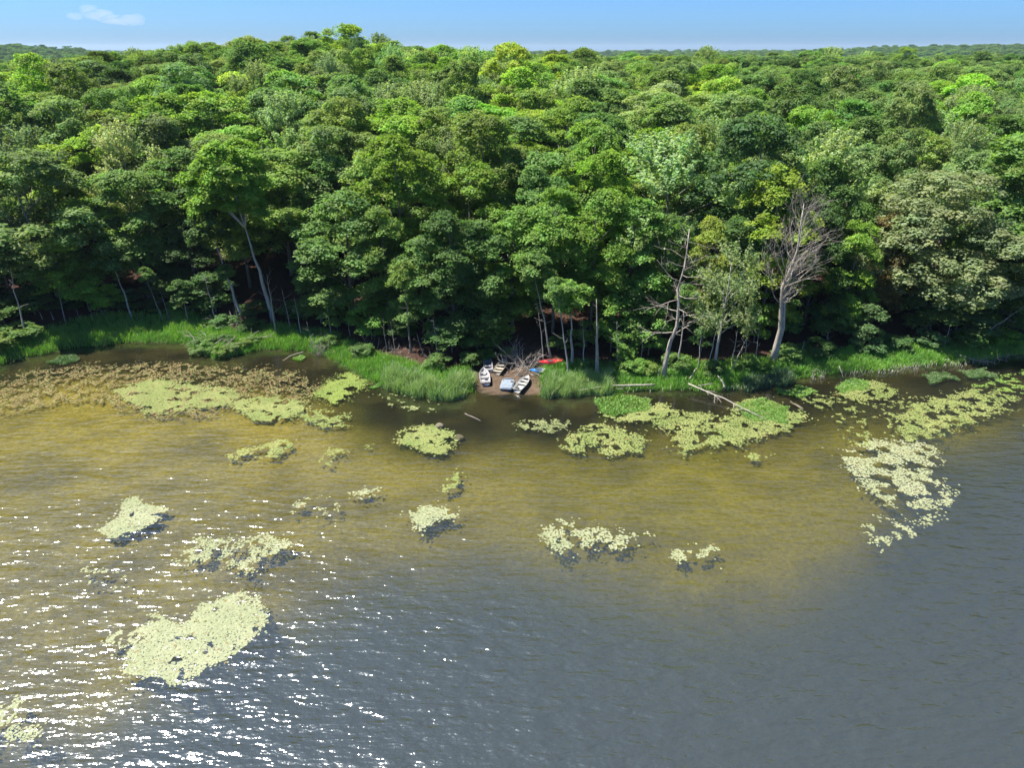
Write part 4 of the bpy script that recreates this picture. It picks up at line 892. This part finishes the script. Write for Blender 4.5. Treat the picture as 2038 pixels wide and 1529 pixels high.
def rowboat(name, label, bow, stern, Lg, B, D, mat, seatmat, square=False, benches=(0.16, 0.45, 0.74), foredeck=False, extras=None):
    root = link(name, None); root.empty_display_size = 0.3
    V, F, tb, beam, sheer = hull_parts(Lg, B, D, square)
    link('hull', new_mesh('hull', V, F, mat=mat, smooth=True), root); link('gunwale', tb.mesh('gunwale', mat), root)
    for s in benches:
        y = -Lg/2+Lg*s; box('bench', (0, y, D*0.72), (beam(s)*1.72, 0.30, 0.04), seatmat, root)
    if foredeck:
        n = 6; ss = [0.80+0.19*i/(n-1) for i in range(n)]; vv = []; ff = []
        for s in ss: vv += [(-beam(s)*.96, -Lg/2+Lg*s, sheer(s)-.02), (beam(s)*.96, -Lg/2+Lg*s, sheer(s)-.02), (-beam(s)*.96, -Lg/2+Lg*s, sheer(s)-.05), (beam(s)*.96, -Lg/2+Lg*s, sheer(s)-.05)]
        for i in range(n-1): a = i*4; ff += [(a, a+1, a+5, a+4), (a+3, a+2, a+6, a+7)]
        ff += [(0, 2, 3, 1)]; link('foredeck', new_mesh('foredeck', vv, ff, mat=mat), root)
    if extras: extras(root, Lg, B, D)
    seat_on(root, bow, stern, Lg); tag(root, label, 'boat'); return root
def ex_alu(r, L, B, D):
    box('floor_board', (0, -L*.33, 0.12), (B*.62, L*.18, .03), M_ALU, r); box('floor_board', (0, -L*.08, 0.12), (B*.66, L*.22, .03), M_ALU, r)
    box('tackle_box', (0.18, -L*.22, 0.24), (.34, .22, .2), M_DARKIN, r); box('motor_bracket', (0, -L/2-.03, D*.9), (.32, .09, .26), M_ALU, r)
def ex_tan(r, L, B, D): box('floor_board', (0, -L*.2, 0.10), (B*.55, L*.5, .03), M_SEAT, r)
def ex_white(r, L, B, D):
    box('floor_board', (0, -L*.1, 0.10), (B*.6, L*.6, .03), M_WHITE, r); box('cushion', (-0.25, -L*.30, 0.2), (.4, .35, .14), M_DARKIN, r, .05); box('cushion', (0.2, -L*.4, 0.2), (.38, .3, .12), M_DARKIN, r, .05)
rowboat('rowboat', 'light grey aluminium rowboat, bow up the bank, beside the left reeds', (962, 739), (967, 771), 3.8, 1.25, 0.48, M_ALU, M_ALU, foredeck=False, extras=ex_alu)
rowboat('flat_bottom_boat', 'dark grey square-ended boat pushed up under the leaves', (969, 719), (973, 742), 3.1, 1.10, 0.40, M_GREY, M_GREY, square=True, benches=(0.12, 0.40, 0.72))
rowboat('rowboat', 'weathered beige rowboat highest on the landing beside the brush pile', (1007, 721), (990, 747), 3.6, 1.18, 0.46, M_BEIGE, M_SEAT, extras=ex_tan, benches=(0.10, 0.30, 0.52, 0.76))
rowboat('rowboat', 'white rowboat at the water edge beside the pale blue float', (1050, 758), (1031, 781), 3.5, 1.22, 0.48, M_WHITE, M_WHITE, foredeck=True, extras=ex_white, benches=(0.48, 0.70))
# pale float
import bmesh
def slab(name, w, l, h, rc, mat, parent, z, bev=0.06, crown=0.0):
    pts = []
    for (cx, cy, a0) in ((w/2-rc, l/2-rc, 0), (-w/2+rc, l/2-rc, 90), (-w/2+rc, -l/2+rc, 180), (w/2-rc, -l/2+rc, 270)):
        for k in range(7): a = math.radians(a0+15*k); pts.append((cx+rc*math.cos(a), cy+rc*math.sin(a)))
    bm = bmesh.new(); fa = bm.faces.new([bm.verts.new((x, y, 0)) for x, y in pts]); r = bmesh.ops.extrude_face_region(bm, geom=[fa])
    top = [v for v in r['geom'] if isinstance(v, bmesh.types.BMVert)]
    bmesh.ops.translate(bm, vec=(0, 0, h), verts=top); bmesh.ops.recalc_face_normals(bm, faces=bm.faces)
    te = [e for e in bm.edges if all(v in top for v in e.verts)]; bmesh.ops.bevel(bm, geom=te, offset=bev, segments=3, affect='EDGES')
    me = bpy.data.meshes.new(name); bm.to_mesh(me); bm.free(); me.materials.append(mat); o = link(name, me, parent); o.location = (0, 0, z); return o
fl = link('float_boat', None); fl.empty_display_size = 0.3
slab('hull', 1.46, 2.2, 0.26, 0.3, M_FLOATD, fl, 0.0, 0.03); slab('deck', 1.50, 2.24, 0.22, 0.32, M_FLOAT, fl, 0.22, 0.09)
box('hatch', (0.48, 0.45, 0.45), (0.26, 0.30, 0.05), M_DARKIN, fl); box('cleat', (-0.55, 0.7, 0.45), (0.08, 0.2, 0.06), M_DARKIN, fl); box('seat_back', (0.0, 0.98, 0.50), (1.0, 0.10, 0.14), M_FLOAT, fl, 0.03)
for sx in (-0.36, 0.36): slab('seat_pan', 0.55, 0.62, 0.03, 0.12, M_FLOAT, fl, 0.435, 0.01).location = (sx, -0.25, 0.435)
seat_on(fl, (1012, 763), (1007, 779), 2.3, 0.06); tag(fl, 'pale blue-grey square float boat at the water edge', 'boat')
# kayaks
def kayak(label, a_px, b_px, Lg, mats, lift=0.05, roll=0.0):
    root = link('kayak', None); nS = 22; m = 12
    def ringk(s):
        b = 0.36*max(0.0, math.sin(math.pi*min(max(s, 0.004), 0.996)))**0.62; pr = []
        for k in range(m):
            a = 2*math.pi*k/m; z = math.sin(a); pr.append((b*math.cos(a), -Lg/2+Lg*s, 0.17+(0.16 if z > 0 else 0.17)*z*(0.35+0.65*(b/0.36))+0.10*abs(2*s-1)**3))
        return pr
    for part, (s0, s1), mat in (('stern_half', (0, 0.5), mats[0]), ('bow_half', (0.5, 1), mats[1])):
        V = []; F = []; n = nS//2
        for i in range(n+1): V += ringk(s0+(s1-s0)*i/n)
        for i in range(n):
            for k in range(m): k2 = (k+1) % m; F.append((i*m+k, i*m+k2, (i+1)*m+k2, (i+1)*m+k))
        F.append(tuple(range(m))[::-1]); F.append(tuple(n*m+k for k in range(m)))
        link(part, new_mesh(part, V, F, mat=mat, smooth=True), root)
    ck = Tubes(); ring_ = [(0.22*math.cos(t), -0.1+0.46*math.sin(t), 0.335) for t in np.linspace(0, 2*math.pi, 17)]; ck.add(ring_, [0.03]*17, 6); link('cockpit_rim', ck.mesh('cockpit_rim', mats[0]), root)
    e = slab('cockpit', 0.40, 0.86, 0.02, 0.19, M_DARKIN, root, 0.322, 0.005); e.location = (0, -0.1, 0.322)
    ln = Tubes(); 
    for s in (-1, 1): ln.add([(-0.2, s*Lg*.27, 0.335), (0, s*Lg*.27+.1, 0.345), (0.2, s*Lg*.27, 0.335)], [0.012]*3, 4)
    link('deck_line', ln.mesh('deck_line', M_LINE), root)
    bx, by, bz = march(*a_px); sx, sy, sz = march(*b_px); d = Vector((bx-sx, by-sy, 0)); c = Vector(((bx+sx)/2, (by+sy)/2, 0))
    root.location = (c.x, c.y, gz(c.x, c.y)+lift); root.rotation_euler = (0, roll, math.atan2(d.y, d.x)-math.pi/2); tag(root, label, 'kayak'); return root
kayak('red kayak lying behind the grass across a slim trunk', (1119, 726), (1073, 735), 3.0, (M_RED, M_RED), 0.40, 0.35)
kayak('blue and white kayak lying below the red one', (1090, 740), (1057, 746), 2.4, (M_BLUE, M_WHITE), 0.28, 0.30)

# ------------------------------------------------------------------ brush, logs, rocks
def brush(label, pxs, n, length, seed, mat, name='brush_pile', cat='brush', up=0.5, r=0.045, depth=1, spread=1.0, kids=3):
    rg2 = np.random.default_rng(seed); pts = [march(*p) for p in pxs]; c = np.mean(pts, 0); root = link(name, None); root.location = (c[0], c[1], gz(c[0], c[1])); off = Vector(root.location)
    for i in range(n):
        a, b = rg2.integers(len(pts)), rg2.integers(len(pts)); f = rg2.random(); x = pts[a][0]*(1-f)+pts[b][0]*f; y = pts[a][1]*(1-f)+pts[b][1]*f; z = max(gz(x, y), -0.1)
        th = rg2.random()*6.283; tb = Tubes(); twig_fan(rg2, tb, Vector((x, y, z))-off, Vector((math.cos(th)*spread, math.sin(th)*spread, up*rg2.random()+.15)), length*(.6+.7*rg2.random()), r*(.6+.6*rg2.random()), depth, -0.1 if up < 0.8 else 0.3, Vector((0, 0, 0)), 4, kids)
        link('branch', tb.mesh('branch', mat), root)
    tag(root, label, cat); return root
brush('big heap of bare reddish branches behind the boats', [(1015, 738), (1030, 715), (1058, 735), (1055, 745), (1025, 750), (1045, 722)], 34, 3.0, 401, M_DEADRED, up=0.9, depth=2)
brush('loose dry branches on the dirt between the beige and white rowboats', [(1010, 748), (1035, 748), (1030, 755), (1045, 748)], 14, 1.3, 402, M_WEATHER, up=0.25, r=0.03)
brush('grey leafless shrub on the point left of the boats', [(625, 700), (650, 700), (640, 688), (632, 710), (655, 708)], 60, 1.5, 403, M_WEATHER, name='bare_shrub', cat='shrub', up=1.6, r=0.022, depth=2, spread=0.7)
brush('tangle of dead branches at the foot of the cove trees', [(420, 645), (450, 640), (400, 648), (470, 645)], 16, 2.2, 404, M_DEADRED, up=0.7)
brush('dead branches in the dark gap below the large rounded tree', [(700, 690), (760, 700), (830, 712), (870, 722)], 22, 1.8, 405, M_DEADRED, up=1.0, r=0.035)
brush('roots and dead sticks at the bank edge right of the landing', [(1170, 772), (1120, 782), (1230, 770)], 12, 1.4, 406, M_DEAD, up=0.2, r=0.03)
brush('reddish sticks under the bank right of the sedge mats', [(1600, 735), (1640, 738), (1620, 745)], 12, 1.2, 407, M_DEADRED, up=0.2, r=0.03)
brush('grey twigs at the water under the right bank', [(1940, 722), (1990, 716), (2030, 712)], 18, 1.6, 408, M_DEAD, up=0.4, r=0.03)
# fallen leafy treetop in the cove
ft = brush('fallen leafy treetop lying in the water on the cove point', [(395, 690), (430, 700), (470, 690), (500, 680), (450, 675), (420, 680)], 14, 3.2, 409, M_DEAD, name='fallen_treetop', cat='tree', up=0.5, r=0.06, depth=1)
for (px_, py_, s, c) in ((395, 706, 0.75, 'grey'), (415, 700, 0.8, 'mid'), (440, 706, 0.75, 'olive'), (465, 698, 0.7, 'grey'), (420, 684, 0.8, 'mid'), (450, 680, 0.7, 'deep'), (490, 688, 0.7, 'olive'), (510, 680, 0.6, 'mid'), (400, 690, 0.7, 'deep')):
    x, y, z = march(px_, py_); c_ = link('foliage', VAR['shrub0' if s > .7 else 'shrub1'][1], ft); c_.location = Vector((x, y, max(z, 0)-0.1))-Vector(ft.location); c_.scale = (s, s, s*0.6); c_.rotation_euler = (0, 0, px_); c_.color = (*C_[c], 1)
def log(label, pxs, r0, r1, zs, mat=M_WEATHER, seed=0, twigs=0, name='fallen_log', cat='log', tl=1.2):
    rg2 = np.random.default_rng(seed+70); P = []
    for (p, z) in zip(pxs, zs):
        x, y = plane_at(p[0], p[1], z); P.append(Vector((x, y, z)))
    root = link(name, None); root.location = P[0]; off = P[0]; Q = []
    for i in range(len(P)-1):
        for k in range(4): Q.append(P[i].lerp(P[i+1], k/4)-off+Vector(rg2.normal(size=3))*0.03)
    Q.append(P[-1]-off); n = len(Q); tb = Tubes(); tb.add(Q, [0.75*(r0+(r1-r0)*i/(n-1)) for i in range(n)], 8); link('trunk', tb.mesh(name, mat), root)
    for t in range(twigs):
        f = 0.25+0.7*rg2.random(); i = int(f*(n-1)); t2 = Tubes(); d = Vector((rg2.normal()*.7, -0.6+rg2.normal()*.6, -0.25+0.3*rg2.normal())); twig_fan(rg2, t2, Q[i], d, tl*(.5+.8*rg2.random()), r0*.35, 1, -.1, Vector((0, 0, 0)), 4, 3); link('branch', t2.mesh('branch', mat), root)
    tag(root, label, cat); return root
log('long bleached log lying along the bank right of the reeds', [(1152, 777), (1220, 768), (1302, 766)], 0.08, 0.15, [0.6, 0.75, 0.8])
log('short grey stick leaning on the bleached log', [(1222, 778), (1248, 768)], 0.06, 0.08, [0.2, 0.6])
log('long dead branch with twigs sliding from the bank into the water', [(1371, 764), (1440, 793), (1525, 836)], 0.13, 0.045, [0.9, 0.5, 0.05], twigs=9, seed=3)
log('short broken branch crossing the top of the sliding dead one', [(1390, 768), (1420, 764)], 0.08, 0.05, [0.75, 0.9])
log('splintered brown stump leaning in the bank grass', [(1443, 773), (1436, 757), (1428, 748)], 0.16, 0.05, [0.35, 1.1, 1.5], M_DEADRED)
log('grey broken pole slanting up from the bank grass', [(1372, 755), (1387, 732)], 0.10, 0.05, [0.9, 1.9])
log('pale split stick standing in the water off the right bank', [(1680, 755), (1670, 729)], 0.05, 0.09, [0.0, 1.4])
log('curved bare driftwood at the cove point', [(563, 718), (580, 708), (604, 700)], 0.05, 0.09, [0.02, 0.35, 0.4])
log('pale bent branch lying on the cove bank grass', [(450, 648), (475, 644), (495, 654)], 0.09, 0.05, [1.6, 1.9, 1.2])
log('thin stick floating in dark water out from the reeds', [(925, 823), (957, 838)], 0.04, 0.03, [0.02, 0.02], M_DEADRED)
log('sunken pale log right of the biggest pad island', [(1573, 800), (1598, 815)], 0.16, 0.18, [-0.12, -0.02], M_ROCK)
log('thin pale trunk slanting down over the right bank', [(1905, 706), (1962, 722)], 0.05, 0.03, [0.9, 0.4], twigs=3, seed=9)
log('broken twig tips poking from the fallen treetop', [(405, 700), (445, 673)], 0.07, 0.04, [0.3, 1.6], M_DEADRED)
def rock(label, px_, py_, s, z, seed):
    bm = bmesh.new(); bmesh.ops.create_icosphere(bm, subdivisions=3, radius=1); r2 = np.random.default_rng(seed)
    for v in bm.verts:
        k = 0.8+0.4*float(vnoise(np.array([v.co.x*1.7+seed]), np.array([v.co.y*1.7+v.co.z]), seed)[0]); v.co = Vector((v.co.x*s[0], v.co.y*s[1], v.co.z*s[2]))*k
    me = bpy.data.meshes.new('rock'); bm.to_mesh(me); bm.free(); me.materials.append(M_ROCK); me.polygons.foreach_set('use_smooth', np.ones(len(me.polygons), bool))
    x, y = plane_at(px_, py_); o = link('rock', me); o.location = (x, y, z); tag(o, label, 'rock')
rock('brown rock breaking the water above the round pad island', 875, 848, (0.50, 0.38, 0.30), 0.02, 3)
rock('yellowish rock just under water right of the round pad island', 912, 867, (0.6, 0.5, 0.3), -0.32, 4)

# ------------------------------------------------------------------ cloud
mc, nt, out = mat_new('cloud_vapour')
tc = N(nt, 'ShaderNodeTexCoord'); no = N(nt, 'ShaderNodeTexNoise', Scale=0.006, Detail=4.0); nt.links.new(tc.outputs['Object'], no.inputs['Vector'])
vo = N(nt, 'ShaderNodeVolumePrincipled', Anisotropy=0.3); vo.inputs['Color'].default_value = (1, 1, 1, 1); vo.inputs['Density'].default_value = 0.0016
nt.links.new(vo.outputs[0], out.inputs['Volume'])
def cloud(label, blobs, seed):
    bm = bmesh.new(); rg2 = np.random.default_rng(seed); d0 = 9000.0; c0 = None; root_loc = None
    for (px_, py_, w, h) in blobs:
        r = ray(px_, py_); k = d0/r[1]; p = Vector((r[0]*k, d0, CAMH+r[2]*k))
        if root_loc is None: root_loc = p
        g = bmesh.ops.create_icosphere(bm, subdivisions=3, radius=1); m_ = d0*1.02/FPX
        for v in g['verts']:
            q = 0.72+0.55*float(vnoise(np.array([v.co.x*1.9+px_]), np.array([v.co.z*1.9+v.co.y]), seed)[0])
            v.co = Vector((v.co.x*w*m_*q, v.co.y*w*m_*q*.8, v.co.z*h*m_*q))+(p-root_loc)
    me = bpy.data.meshes.new('cloud'); bm.to_mesh(me); bm.free(); me.materials.append(mc); o = link('cloud', me); o.location = root_loc; tag(o, label, 'cloud', kind='stuff')
cloud('small white wisp of cloud in the upper left sky', [(178, 21, 18, 10), (200, 30, 26, 9), (228, 37, 22, 7), (262, 38, 22, 10), (240, 42, 30, 6), (150, 31, 14, 6)], 4)

# ------------------------------------------------------------------ haze
mh, nt, out = mat_new('air')
vh = N(nt, 'ShaderNodeVolumePrincipled'); vh.inputs['Color'].default_value = (0.66, 0.83, 1.0, 1); vh.inputs['Density'].default_value = 0.00006; vh.inputs['Anisotropy'].default_value = 0.2
nt.links.new(vh.outputs[0], out.inputs['Volume'])
hv = [(x, y, z) for z in (-12.0, 110.0) for (x, y) in ((-9600, -700), (9600, -700), (9600, 16600), (-9600, 16600))]
hf = [(3, 2, 1, 0), (4, 5, 6, 7), (0, 1, 5, 4), (1, 2, 6, 5), (2, 3, 7, 6), (3, 0, 4, 7)]
hz = link('haze', new_mesh('haze', hv, hf, mat=mh)); tag(hz, 'thin summer haze over the far ridges', 'haze', kind='stuff')
